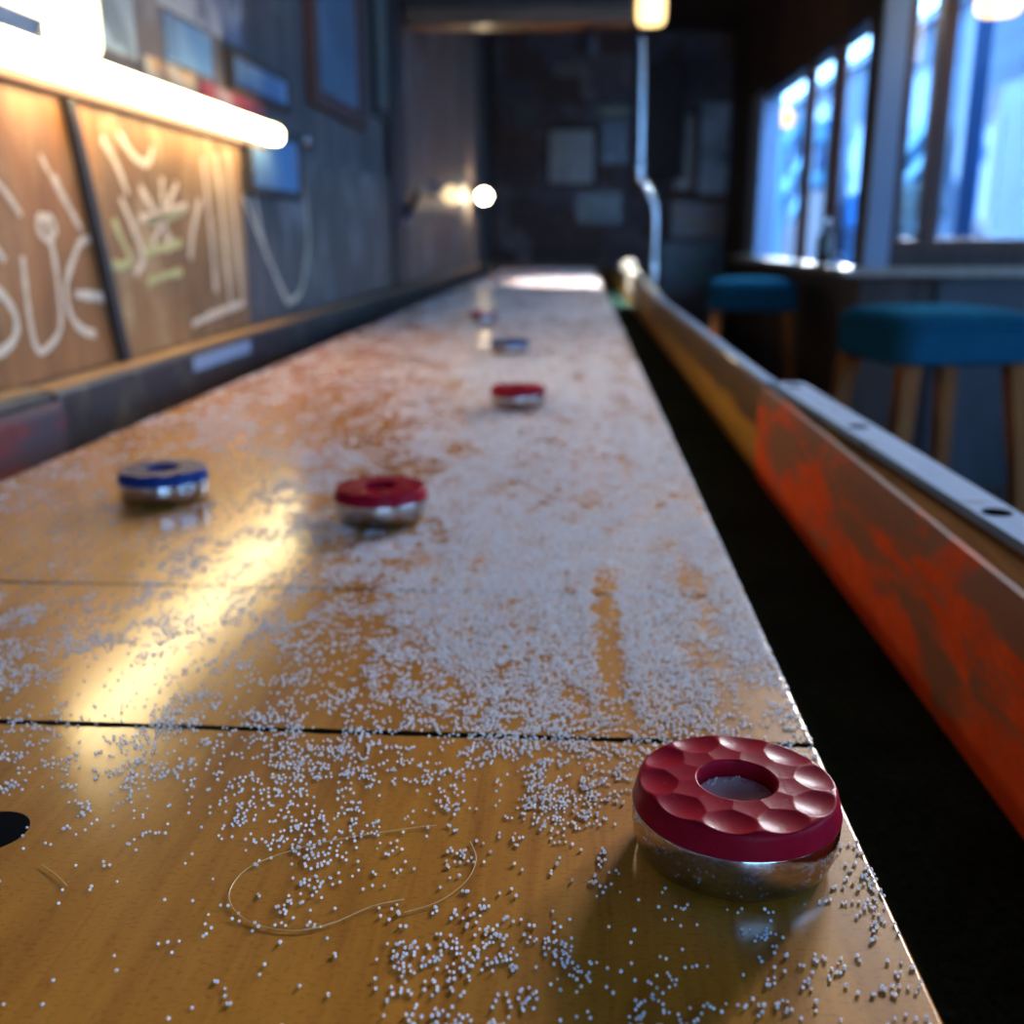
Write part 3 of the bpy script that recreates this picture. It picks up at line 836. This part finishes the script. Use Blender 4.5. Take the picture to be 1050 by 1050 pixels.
def bead_mesh():
    x, y, r = bead_points()
    zz = np.full_like(x, ZT)
    # a few beads on the disc inside the front puck
    t = rng.uniform(0.2, 2.6, 26); q = rng.uniform(0.0078, 0.0102, 26)
    x = np.concatenate([x, 0.0475 + q * np.cos(t)]); y = np.concatenate([y, 0.2665 + q * np.sin(t)])
    r = np.concatenate([r, np.full(26, 0.00038)]); zz = np.concatenate([zz, np.full(26, ZT + 0.0172)])
    me = bpy.data.meshes.new('silicone_beads')
    n_ = len(x)
    me.vertices.add(n_)
    me.vertices.foreach_set('co', np.stack([x, y, zz + r * 0.97], 1).astype(np.float32).ravel())
    at = me.attributes.new('bead_radius', 'FLOAT', 'POINT')
    at.data.foreach_set('value', r.astype(np.float32))
    me.materials.append(M['bead'])
    me.update()
    o = bpy.data.objects.new('silicone_beads', me)
    COL.objects.link(o)
    g = bpy.data.node_groups.new('beads on points', 'GeometryNodeTree')
    g.interface.new_socket('Geometry', in_out='INPUT', socket_type='NodeSocketGeometry')
    g.interface.new_socket('Geometry', in_out='OUTPUT', socket_type='NodeSocketGeometry')
    gi = g.nodes.new('NodeGroupInput'); go = g.nodes.new('NodeGroupOutput')
    ico = g.nodes.new('GeometryNodeMeshIcoSphere'); ico.inputs['Radius'].default_value = 1.0; ico.inputs['Subdivisions'].default_value = 2
    sm = g.nodes.new('GeometryNodeSetShadeSmooth')
    sma = g.nodes.new('GeometryNodeSetMaterial'); sma.inputs['Material'].default_value = M['bead']
    iop = g.nodes.new('GeometryNodeInstanceOnPoints')
    na = g.nodes.new('GeometryNodeInputNamedAttribute'); na.data_type = 'FLOAT'; na.inputs['Name'].default_value = 'bead_radius'
    L_ = g.links
    L_.new(gi.outputs[0], iop.inputs['Points'])
    L_.new(ico.outputs['Mesh'], sm.inputs[0]); L_.new(sm.outputs[0], sma.inputs[0]); L_.new(sma.outputs[0], iop.inputs['Instance'])
    L_.new([q for q in na.outputs if q.enabled][0], iop.inputs['Scale'])
    L_.new(iop.outputs[0], go.inputs[0])
    md = o.modifiers.new('beads', 'NODES'); md.node_group = g
    print('beads', n_)
    return o
tag(bead_mesh(), 'tiny white silicone beads strewn over the amber playing board', 'beads', kind='stuff')

# loose hairs on the board
def hair(pts, label):
    P = smooth_pts([(a, b_, ZT + 0.0005) for a, b_ in pts], 6)
    bm = B(); tube(bm, P, 0.00013, 6)
    tag(done('hair_strand', bm, M['hair'], loc=(pts[0][0], pts[0][1], ZT)), label, 'hair', 'loose hairs on the board')
hair([(-0.040, 0.272), (-0.048, 0.270), (-0.072, 0.261), (-0.088, 0.250), (-0.092, 0.239), (-0.089, 0.230), (-0.081, 0.2235), (-0.070, 0.2215), (-0.061, 0.2250), (-0.052, 0.2325), (-0.044, 0.236)], 'long blond hair curled in a wide loop on the amber board')
hair([(-0.029, 0.264), (-0.0265, 0.256), (-0.0275, 0.247), (-0.031, 0.240), (-0.036, 0.2345), (-0.043, 0.2305)], 'short curved blond hair on the board, between the wide loop and the front puck')
hair([(-0.149, 0.245), (-0.143, 0.241), (-0.137, 0.236)], 'shortest straight blond hair lying near the black inlaid dot')

# ------------------------------------------------------------------ strip lamp on the left wall
lm = root('strip_lamp', (XL, 1.4, z(0.15)))
tag(lm, 'glowing warm white strip lamp on the left wall above the plywood', 'wall lamp')
bm = B(); box(bm, XL + 0.0005, XL + 0.010, 0.95, 1.83, z(0.143), z(0.190), 0.002)
done('housing', bm, M['brown_frame'], lm)
bm = B(); box(bm, XL + 0.0105, XL + 0.042, 0.96, 1.82, z(0.1520), z(0.180), 0.010, 4)
done('diffuser', bm, M['diffuser'], lm)
bm = B(); box(bm, XL + 0.0105, XL + 0.038, 0.962, 1.155, z(0.1820), z(0.252), 0.013, 4)
done('hood', bm, M['hood'], lm)
bm = B(); box(bm, XL + 0.039, XL + 0.044, 0.905, 1.010, z(0.1765), z(0.1955), 0.002)
bk = done('bracket', bm, M['bracket'], lm)
bm = B(); tube(bm, [(XL + 0.0435, 0.998, z(0.186)), (XL + 0.0465, 0.998, z(0.186))], 0.0045, 16)
done('screw', bm, M['chrome'], bk)

# ------------------------------------------------------------------ pictures and stickers on the walls
def wall_picture(name, y0, y1, z0, z1, art, frame, label, cat='picture', x=XL - 0.015, bw=0.02, th=0.014):
    if frame is None:
        bm = B(); box(bm, x, x + 0.002, y0, y1, z(z0), z(z1))
        return tag(done(name, bm, art, loc=(x, (y0 + y1) / 2, z((z0 + z1) / 2))), label, cat)
    r = root(name, (x, (y0 + y1) / 2, z((z0 + z1) / 2)))
    tag(r, label, cat)
    bm = B()
    for a in ((y0, y1, z0, z0 + bw), (y0, y1, z1 - bw, z1), (y0, y0 + bw * 1.3, z0 + bw, z1 - bw), (y1 - bw * 1.3, y1, z0 + bw, z1 - bw)):
        box(bm, x, x + th, a[0], a[1], z(a[2]), z(a[3]), 0.0015)
    done('frame', bm, frame, r)
    bm = B(); box(bm, x, x + th * 0.55, y0 + bw * 0.9, y1 - bw * 0.9, z(z0 + bw * 0.8), z(z1 - bw * 0.8)); done('print', bm, art, r)
    return r
blue_art = picture_mat('blue print', (0.10, 0.22, 0.42), [(0.05, 0.10, 0.2), (0.25, 0.45, 0.7), (0.12, 0.2, 0.3)], (9, 9, 9))
wall_picture('poster', 1.255, 1.36, 0.215, 0.33, picture_mat('pale poster', (0.22, 0.28, 0.36), [(0.05, 0.07, 0.1), (0.3, 0.42, 0.55)], (14, 14, 14)), None, 'faded blue poster just above the near end of the strip lamp', 'poster')
wall_picture('tin_sign', 1.44, 1.80, 0.298, 0.40, picture_mat('lettered sign', (0.30, 0.34, 0.40), [(0.06, 0.07, 0.10), (0.12, 0.15, 0.24), (0.3, 0.3, 0.34)], (16, 34, 18)), None, 'pale grey sign with dark lettering high above the strip lamp', 'sign')
wall_picture('poster', 1.46, 1.64, 0.232, 0.292, blue_art, None, 'small blue poster between the sticker strip and the pale sign', 'poster')
wall_picture('sticker', 1.385, 1.56, 0.192, 0.226, picture_mat('cream sticker', (0.42, 0.40, 0.36), [(0.1, 0.08, 0.08), (0.5, 0.3, 0.12), (0.35, 0.35, 0.4)], (20, 26, 30)), None, 'cream sticker with an orange top edge above the strip lamp', 'sticker')
wall_picture('sticker', 1.585, 1.90, 0.188, 0.222, picture_mat('red sticker', (0.30, 0.045, 0.05), [(0.45, 0.4, 0.38), (0.30, 0.05, 0.05), (0.2, 0.05, 0.06)], (20, 14, 30), 0.55), None, 'long red and white sticker above the far end of the strip lamp', 'sticker')
wall_picture('framed_print', 1.70, 2.04, 0.226, 0.288, blue_art, M['post_dark'], 'dark framed blue print above the red and white sticker', bw=0.010)
wall_picture('framed_print', 1.715, 2.04, 0.068, 0.182, picture_mat('bright blue print', (0.12, 0.32, 0.62), [(0.05, 0.12, 0.25), (0.3, 0.55, 0.85), (0.10, 0.3, 0.6)], (6, 8, 4)), M['post_dark'], 'dark framed bright blue print at the far end of the strip lamp', bw=0.013, x=XL)
wall_picture('framed_print', 2.21, 2.72, 0.262, 0.80, picture_mat('grey blue print', (0.12, 0.19, 0.28), [(0.08, 0.13, 0.2), (0.2, 0.3, 0.42)], (5, 5, 5)), M['brown_frame'], 'tall red brown framed print with dusky blue glass', bw=0.035, th=0.02)
wall_picture('notice_board', 2.90, 3.27, 0.318, 0.90, picture_mat('green grey board', (0.20, 0.23, 0.20), [(0.16, 0.18, 0.16), (0.28, 0.30, 0.26)], (4, 4, 2)), M['post_dark'], 'tall greenish grey panel in a black frame next to the wall post', bw=0.025, x=XL - 0.014)
bm = B(); lathe(bm, [(0.016, 0), (0.016, 0.006), (0.010, 0.012), (0.008, 0.020), (0.013, 0.028), (0.010, 0.036)], 20)
bmesh.ops.rotate(bm, verts=bm.verts[:], matrix=Matrix.Rotation(math.pi / 2, 3, 'Y'))
o = done('coat_knob', bm, M['chrome'], local=True); o.location = (XL - 0.0155, 2.08, z(0.180))
tag(o, 'small shiny knob on the left wall right of the blue print', 'knob')
# back wall things
def back_item(name, x0, x1, z0, z1, art, frame, label, cat='poster', bw=0.03):
    if frame is None:
        bm = B(); box(bm, x0, x1, YB - 0.003, YB - 0.0002, z(z0), z(z1))
        return tag(done(name, bm, art, loc=((x0 + x1) / 2, YB, z((z0 + z1) / 2))), label, cat)
    r = root(name, ((x0 + x1) / 2, YB, z((z0 + z1) / 2)))
    tag(r, label, cat)
    bm = B()
    for a in ((x0, x1, z0, z0 + bw), (x0, x1, z1 - bw, z1), (x0, x0 + bw, z0 + bw, z1 - bw), (x1 - bw, x1, z0 + bw, z1 - bw)):
        box(bm, a[0], a[1], YB - 0.03, YB - 0.0005, z(a[2]), z(a[3]), 0.003)
    done('frame', bm, frame, r)
    bm = B(); box(bm, x0 + bw * 0.9, x1 - bw * 0.9, YB - 0.016, YB - 0.0005, z(z0 + bw * 0.9), z(z1 - bw * 0.9)); done('print', bm, art, r)
    return r
back_item('framed_print', -0.235, 0.118, 0.300, 0.695, picture_mat('grey print', (0.34, 0.36, 0.36), [(0.10, 0.08, 0.10), (0.36, 0.38, 0.38), (0.30, 0.24, 0.24)], (4, 4, 4), 0.60), M['post_dark'], 'square framed grey print on the dark back wall', 'picture', 0.035)
back_item('poster', 0.09, 0.31, 0.745, 0.815, picture_mat('green pennant', (0.12, 0.15, 0.10), [(0.3, 0.3, 0.15), (0.08, 0.12, 0.12)], (12, 12, 12)), None, 'small greenish strip above and right of the grey print')
back_item('poster', 0.135, 0.30, 0.46, 0.72, picture_mat('blue flyer', (0.10, 0.13, 0.20), [(0.04, 0.05, 0.08), (0.16, 0.2, 0.3)], (8, 8, 8)), None, 'dusky blue flyer between the grey print and the black speaker')
back_item('poster', -0.02, 0.27, 0.09, 0.28, picture_mat('olive flyer', (0.10, 0.11, 0.10), [(0.04, 0.05, 0.05), (0.18, 0.19, 0.17)], (8, 8, 8)), None, 'dim grey flyer low on the back wall under the grey print')
back_item('poster', -0.42, -0.30, 0.70, 0.81, picture_mat('dim flyer', (0.08, 0.09, 0.09), [(0.04, 0.05, 0.05), (0.14, 0.15, 0.14)], (10, 10, 10)), None, 'dim small flyer upper left on the back wall')
back_item('framed_print', 0.575, 0.755, 0.268, 0.78, picture_mat('orange print', (0.24, 0.11, 0.03), [(0.30, 0.14, 0.03), (0.10, 0.05, 0.02), (0.45, 0.4, 0.36)], (6, 6, 4), 0.40), M['brown_frame'], 'orange print in a red brown frame behind the black speaker', 'picture', 0.03)
back_item('poster', 0.765, 0.945, 0.268, 0.82, picture_mat('blue poster', (0.30, 0.44, 0.66), [(0.08, 0.13, 0.22), (0.40, 0.55, 0.78), (0.22, 0.38, 0.58)], (7, 7, 9), 0.42), None, 'blue lettered poster in the far right corner')
back_item('poster', 0.60, 0.945, 0.0, 0.22, picture_mat('orange flyer', (0.16, 0.07, 0.035), [(0.28, 0.15, 0.05), (0.10, 0.04, 0.03), (0.3, 0.32, 0.42)], (7, 7, 9), 0.45), None, 'brown and orange poster beneath the blue lettered poster')
back_item('poster', 0.55, 0.945, -0.36, -0.03, picture_mat('teal flyer', (0.05, 0.08, 0.12), [(0.03, 0.16, 0.18), (0.05, 0.07, 0.12), (0.12, 0.16, 0.26)], (7, 7, 9), 0.45), None, 'teal and navy poster low beside the chrome post')
sp = root('wall_speaker', (0.50, YB - 0.11, z(0.35)))
tag(sp, 'tall black speaker box hanging on the back wall', 'speaker')
bm = B(); box(bm, 0.385, 0.640, YB - 0.22, YB - 0.012, z(0.355), z(1.03), 0.008); done('cabinet', bm, M['box_black'], sp)
bm = B(); box(bm, 0.398, 0.627, YB - 0.226, YB - 0.2201, z(0.37), z(1.015), 0.002); done('grille', bm, M['box_black'], sp)
bm = B(); box(bm, 0.46, 0.56, YB - 0.012, YB - 0.0005, z(0.6), z(0.8)); done('wall_bracket', bm, M['bracket'], sp)

# ------------------------------------------------------------------ beam over the table with its lamp, post and added spot
bs = root('overhead_beam', (-0.19, 3.36, z(0.61)))
tag(bs, 'orange brown beam crossing above the far half of the table', 'beam')
bm = B(); box(bm, XL + 0.012, 0.150, 3.30, 3.42, z(0.612), z(0.76), 0.006); done('beam_timber', bm, M['beam'], bs)
bm = B(); box(bm, XL + 0.012, 0.146, 3.285, 3.2995, z(0.655), z(0.755), 0.003); done('face_board', bm, M['dark_wood_x'], bs)
for x in (-0.40, 0.0):
    bm = B(); tube(bm, [(x, 3.36, z(0.757)), (x, 3.36, z(ZTOP))], 0.008, 10); done('hanger_rod', bm, M['chrome'], bs)
def pendant(name, x, y, zb, zt, r, mat, label):
    o = root(name, (x, y, z(zb)))
    tag(o, label, 'lamp', 'glowing hanging lamps')
    h = zt - zb
    bm = B(); lathe(bm, [(r * 0.80, 0.0), (r * 0.96, h * 0.05), (r, h * 0.14), (r, h * 0.85), (r * 0.9, h * 0.95), (r * 0.5, h)], 28, (x, y, z(zb))); done('lamp_shade', bm, mat, o)
    bm = B(); lathe(bm, [(r * 0.5, 0), (r * 0.5, 0.015), (r * 0.2, 0.03), (0.006, 0.035)], 20, (x, y, z(zt + 0.0005))); done('shade_cap', bm, M['chrome'], o)
    bm = B(); tube(bm, [(x, y, z(zt) + 0.034), (x, y, z(ZTOP))], 0.004, 8); done('hanging_cord', bm, M['black'], o)
    return o
pendant('pendant_lamp', 0.206, 3.40, 0.622, 0.80, 0.043, M['shade_glow'], 'small glowing amber lamp hanging at the open end of the beam')
pendant('pendant_lamp', 1.155, 3.20, 0.600, 0.80, 0.060, M['shade_glow'], 'glowing yellow lamp hanging in front of the big window')
pp = root('chrome_post', (0.242, 3.40, 0))
tag(pp, 'kinked chrome post standing by the far right rail', 'post')
bm = B(); tube(bm, smooth_pts([(0.242, 3.40, 0.001), (0.242, 3.40, 0.35), (0.242, 3.40, z(-0.30)), (0.240, 3.40, z(-0.05)), (0.238, 3.40, z(0.07)), (0.226, 3.40, z(0.115)), (0.196, 3.40, z(0.165)), (0.186, 3.40, z(0.195)), (0.185, 3.40, z(0.35)), (0.178, 3.40, z(0.585))], 5), 0.011, 14); done('pipe', bm, M['chrome'], pp)
bm = B(); lathe(bm, [(0.016, 0), (0.016, 0.05), (0.012, 0.055)], 16, (0.240, 3.40, z(-0.13))); done('collar', bm, M['chrome'], pp)
bm = B(); lathe(bm, [(0.015, 0), (0.015, 0.03), (0.012, 0.034)], 16, (0.185, 3.40, z(0.20))); done('collar', bm, M['chrome'], pp)
bm = B(); lathe(bm, [(0.04, 0), (0.04, 0.006), (0.016, 0.012)], 20, (0.242, 3.40, 0.0)); done('flange', bm, M['chrome'], pp)
# spot added under the beam to brighten the far end of the board
spd = root('added_spotlight', (0.02, 3.45, z(0.57)))
tag(spd, 'small black spotlight added beneath the beam to brighten the far board', 'spotlight')
bm = B(); tube(bm, [(0.02, 3.36, z(0.611)), (0.02, 3.385, z(0.592))], 0.006, 10); done('stem', bm, M['box_black'], spd)
bm = B(); tube(bm, [(0.02, 3.385, z(0.596)), (0.02, 3.405, z(0.576)), (0.02, 3.425, z(0.552))], [0.016, 0.024, 0.028], 20); done('housing', bm, M['box_black'], spd)
sl = bpy.data.lights.new('added spot light', 'SPOT'); sl.energy = 170.0; sl.color = (0.92, 0.97, 1.0); sl.spot_size = math.radians(46); sl.spot_blend = 0.5; sl.shadow_soft_size = 0.02
so = bpy.data.objects.new('added_spot_light', sl); COL.objects.link(so)
so.location = (0.02, 3.445, z(0.53))
so.rotation_euler = (Vector((0.02, 3.445, z(0.53))) - Vector((0.06, 4.05, ZT))).to_track_quat('Z', 'Y').to_euler()
# two bulb lamps and a chrome arm on the left wall
def wall_bulb(y, zz, r, mat, label, power):
    o = root('wall_bulb', (XL, y, z(zz)))
    tag(o, label, 'wall lamp', 'bulb lamps on the left wall')
    bm = B(); tube(bm, [(XL - 0.002, y, z(zz + 0.02)), (XL + 0.02, y, z(zz + 0.02))], 0.03, 20); done('wall_plate', bm, M['chrome'], o)
    bm = B(); tube(bm, [(XL + 0.02, y, z(zz + 0.02)), (XL + 0.045, y, z(zz + 0.018))], 0.014, 14); done('socket', bm, M['chrome'], o)
    bm = B(); bmesh.ops.create_uvsphere(bm, u_segments=20, v_segments=12, radius=r, matrix=Matrix.Translation((XL + 0.045 + r * 0.9, y, z(zz)))); done('bulb', bm, mat, o)
    ld = bpy.data.lights.new('bulb light', 'POINT'); ld.energy = power; ld.color = (1.0, 0.74, 0.40); ld.shadow_soft_size = r
    lo = bpy.data.objects.new('bulb_light', ld); COL.objects.link(lo); lo.location = (0.045 + r * 0.9, 0, 0) ; lo.parent = o
wall_bulb(3.92, 0.150, 0.032, M['warm_bulb'], 'dim yellow bulb on the left wall nearer than the bright one', 0.8)
wall_bulb(5.28, 0.195, 0.030, M['hot_bulb'], 'brightest bulb on the left wall near the far end of the table', 3.0)
bm = B(); tube(bm, [(XL + 0.004, 3.19, z(0.04)), (XL + 0.02, 3.25, z(0.065)), (XL + 0.02, 3.40, z(0.125)), (XL + 0.02, 3.43, z(0.14))], 0.013, 12)
tag(done('grab_rail', bm, M['chrome'], loc=(XL, 3.3, z(0.09))), 'short slanted chrome rail on the left wall next to the post', 'rail')

# ------------------------------------------------------------------ stools
def rounded_square(hx, hy, r, zz, n=6):
    out = []
    for cx, cy, a0 in ((hx - r, hy - r, 0), (-hx + r, hy - r, 90), (-hx + r, -hy + r, 180), (hx - r, -hy + r, 270)):
        for k in range(n + 1):
            t = math.radians(a0 + 90 * k / n)
            out.append((cx + r * math.cos(t), cy + r * math.sin(t), zz))
    return out
def make_stool(vinyl, seat_top=0.0):
    r = root('bar_stool', (0, 0, 0))
    H = 0.800
    bm = B()
    loft(bm, [rounded_square(h, h, q, zz) for h, q, zz in ((0.160, 0.05, H - 0.125), (0.172, 0.055, H - 0.118), (0.175, 0.055, H - 0.10), (0.175, 0.055, H - 0.050), (0.174, 0.055, H - 0.042))])
    seat = done('seat', bm, vinyl, r, local=True)
    bm = B()
    loft(bm, [rounded_square(h, h, q, zz) for h, q, zz in ((0.170, 0.055, H - 0.0418), (0.1785, 0.058, H - 0.038), (0.1785, 0.058, H - 0.033), (0.170, 0.06, H - 0.018), (0.150, 0.06, H - 0.008), (0.115, 0.055, H - 0.002), (0.06, 0.03, H + 0.001))])
    done('cushion_top', bm, vinyl, seat, local=True)
    for sx in (-1, 1):
        for sy in (-1, 1):
            bm = B()
            loft(bm, [[(sx * c - a, sy * c - a, zz), (sx * c + a, sy * c - a, zz), (sx * c + a, sy * c + a, zz), (sx * c - a, sy * c + a, zz)] for c, a, zz in ((0.195, 0.015, 0.0), (0.165, 0.019, 0.40), (0.135, 0.021, H - 0.124))])
            done('leg', bm, M['stool_leg'], r, local=True)
    for a, b_ in (((-0.18, -0.18), (0.18, -0.18)), ((0.18, 0.18), (-0.18, 0.18))):
        bm = B(); tube(bm, [(a[0], a[1], 0.22), (b_[0], b_[1], 0.22)], 0.012, 10); done('stretcher', bm, M['stool_leg'], r, local=True)
    for a, b_ in (((-0.177, -0.177), (-0.177, 0.177)), ((0.177, 0.177), (0.177, -0.177))):
        bm = B(); tube(bm, [(a[0], a[1], 0.28), (b_[0], b_[1], 0.28)], 0.012, 10); done('stretcher', bm, M['stool_leg'], r, local=True)
    return r
st = make_stool(M['vinyl'])
st.location = (0.86, 2.58, 0); st.rotation_euler = (0, 0, math.radians(14))
tag(st, 'teal vinyl bar stool with a thick square seat, standing clear in front of the windows', 'stool', 'bar stools')
s2 = copy_tree(st)
s2.location = (0.715, 4.35, 0); s2.rotation_euler = (0, 0, math.radians(-8))
tag(s2, 'dim far bar stool half hidden by the rail, beneath the window ledge', 'stool', 'bar stools')

# bottle and glass on the ledge
bt = root('bottle', (0.905, 3.98, z(-0.098)))
tag(bt, 'small dark bottle standing on the window ledge', 'bottle')
bm = B(); lathe(bm, [(0.026, 0), (0.030, 0.004), (0.030, 0.085), (0.026, 0.100), (0.013, 0.118), (0.012, 0.145)], 24, (0.905, 3.98, z(-0.0975))); done('glass_body', bm, M['bottle'], bt)
bm = B(); lathe(bm, [(0.014, 0), (0.014, 0.014), (0.012, 0.016)], 16, (0.905, 3.98, z(0.0478))); done('bottle_cap', bm, M['chrome'], bt)
bm = B(); lathe(bm, [(0.020, 0), (0.026, 0.048), (0.0245, 0.048), (0.0185, 0.006)], 24, (0.895, 3.74, z(-0.0975)))
tag(done('tumbler', bm, M['clear'], loc=(0.895, 3.74, z(-0.0975))), 'clear tumbler next to the dark bottle on the window ledge', 'glass')

# ------------------------------------------------------------------ outside the windows
bm = B(); box(bm, 1.04, 12, 3.69, 30, -0.25, -0.15); struct(done('ground', bm, M['ground']))
fc = root('neighbouring_building', (2.6, 10, -0.15))
tag(fc, 'building with blue daylight in its siding colour across the alley outside the windows', 'building')
bm = B(); box(bm, 2.55, 3.1, 5.0, 15.0, -0.149, z(1.50)); done('siding', bm, M['facade'], fc)
bm = B(); box(bm, 2.48, 3.15, 4.95, 15.05, z(1.501), z(1.57)); done('roof_edge', bm, M['facade_dark'], fc)
for y0, y1, z0, z1 in ((5.7, 6.3, -0.3, 0.75), (7.9, 8.9, 0.75, 1.2), (9.6, 10.4, 0.05, 1.0), (11.3, 12.0, 1.0, 1.35), (6.75, 7.4, 0.05, 0.72)):
    bm = B(); box(bm, 2.535, 2.549, y0, y1, z(z0), z(z1), 0.003); wn_ = done('window', bm, M['facade_dark'], fc)
    bm = B(); box(bm, 2.528, 2.534, y0 + 0.06, y1 - 0.06, z(z0) + 0.06, z(z1) - 0.06); done('pane', bm, pbr('reflecting pane', (0.03, 0.12, 0.3), 0.1), wn_)
def stair(label, y0, z0, y1, z1, gap, th, dark=False):
    """pale sloping rails with balusters; from the far low end to the near high end"""
    r = root('outdoor_staircase', (2.40, (y0 + y1) / 2, -0.15))
    tag(r, label, 'staircase', 'stair flights outside the windows')
    for dz in (0, -gap):
        bm = B(); hexa(bm, [(2.33, y0, z(z0 + dz - th)), (2.45, y0, z(z0 + dz - th)), (2.45, y0, z(z0 + dz)), (2.33, y0, z(z0 + dz))], [(2.33, y1, z(z1 + dz - th)), (2.45, y1, z(z1 + dz - th)), (2.45, y1, z(z1 + dz)), (2.33, y1, z(z1 + dz))])
        done('sloping_rail', bm, M['stair_white'], r)
    for t in (0.04, 0.96):
        y = y0 + (y1 - y0) * t; zt = z0 + (z1 - z0) * t
        bm = B(); box(bm, 2.36, 2.42, y - 0.03, y + 0.03, -0.149, z(zt - th)); done('stair_post', bm, M['facade_dark'], r)
    if dark:
        bm = B(); prism_x(bm, [(y0 + 0.2, z(-0.6)), (y0 + 0.2, z(z0 - gap - 0.32)), (y1, z(z1 - gap - 0.22)), (y1 - 0.7, z(z1 - gap - 0.20)), (y1 - 0.7, z(-0.6))], 2.30, 2.34); done('side_panel', bm, M['stair_dark'], r)
    return r
stair('farthest pale stair flight beyond the left window, beside the amber lantern', 14.0, 0.90, 12.15, 1.24, 0.55, 0.15)
stair('middle pale stair flight with a dark red side panel beyond the left window', 12.0, 0.74, 11.0, 1.06, 0.42, 0.13, True)
stair('pale stair flight seen through the narrow pane of the big window', 8.20, 0.56, 7.45, 0.82, 0.23, 0.09)
ln = root('lantern', (2.22, 12.1, -0.149))
tag(ln, 'glowing amber lantern outside the left window', 'lantern')
bm = B(); bmesh.ops.create_uvsphere(bm, u_segments=20, v_segments=12, radius=0.10, matrix=Matrix.Translation((2.22, 12.1, z(1.25)))); done('globe', bm, M['amber'], ln)
bm = B(); tube(bm, [(2.22, 12.1, -0.149), (2.22, 12.1, z(1.07))], 0.03, 12); lathe(bm, [(0.05, 0), (0.06, 0.03), (0.045, 0.09)], 16, (2.22, 12.1, z(1.0705))); done('lamp_post', bm, M['stair_white'], ln)
bm = B(); box(bm, 2.25, 2.36, 6.55, 6.68, -0.149, z(1.30), 0.01)
tag(done('alley_post', bm, M['facade_dark'], loc=(2.30, 6.6, -0.149)), 'dark blue post in the alley outside the big window', 'post')
sh = root('potted_shrub', (2.2, 6.85, -0.15))
tag(sh, 'pale leafy shrub outside the big window', 'shrub')
bm = B(); lathe(bm, [(0.12, 0), (0.17, 0.35), (0.18, 0.38), (0.15, 0.38)], 20, (2.15, 6.95, -0.149)); done('pot', bm, M['pot'], sh)
bm = B()
tube(bm, [(2.15, 6.95, 0.22), (2.15, 6.95, z(0.05))], 0.015, 8)
for k in range(420):
    t = random.uniform(0, 2 * math.pi); ph = math.acos(random.uniform(-1, 1)); q = 0.17 * random.random() ** 0.4
    c = Vector((2.15 + q * math.sin(ph) * math.cos(t), 6.95 + q * math.sin(ph) * math.sin(t), z(0.17) + 1.25 * q * math.cos(ph)))
    d = Vector((random.gauss(0, 1), random.gauss(0, 1), random.gauss(0, 1))).normalized(); e = d.orthogonal().normalized()
    s = random.uniform(0.02, 0.035)
    bm.faces.new([bm.verts.new(p) for p in (c - d * s, c - e * s * 0.45, c + d * s, c + e * s * 0.45)])
done('foliage', bm, M['leaf'], sh)
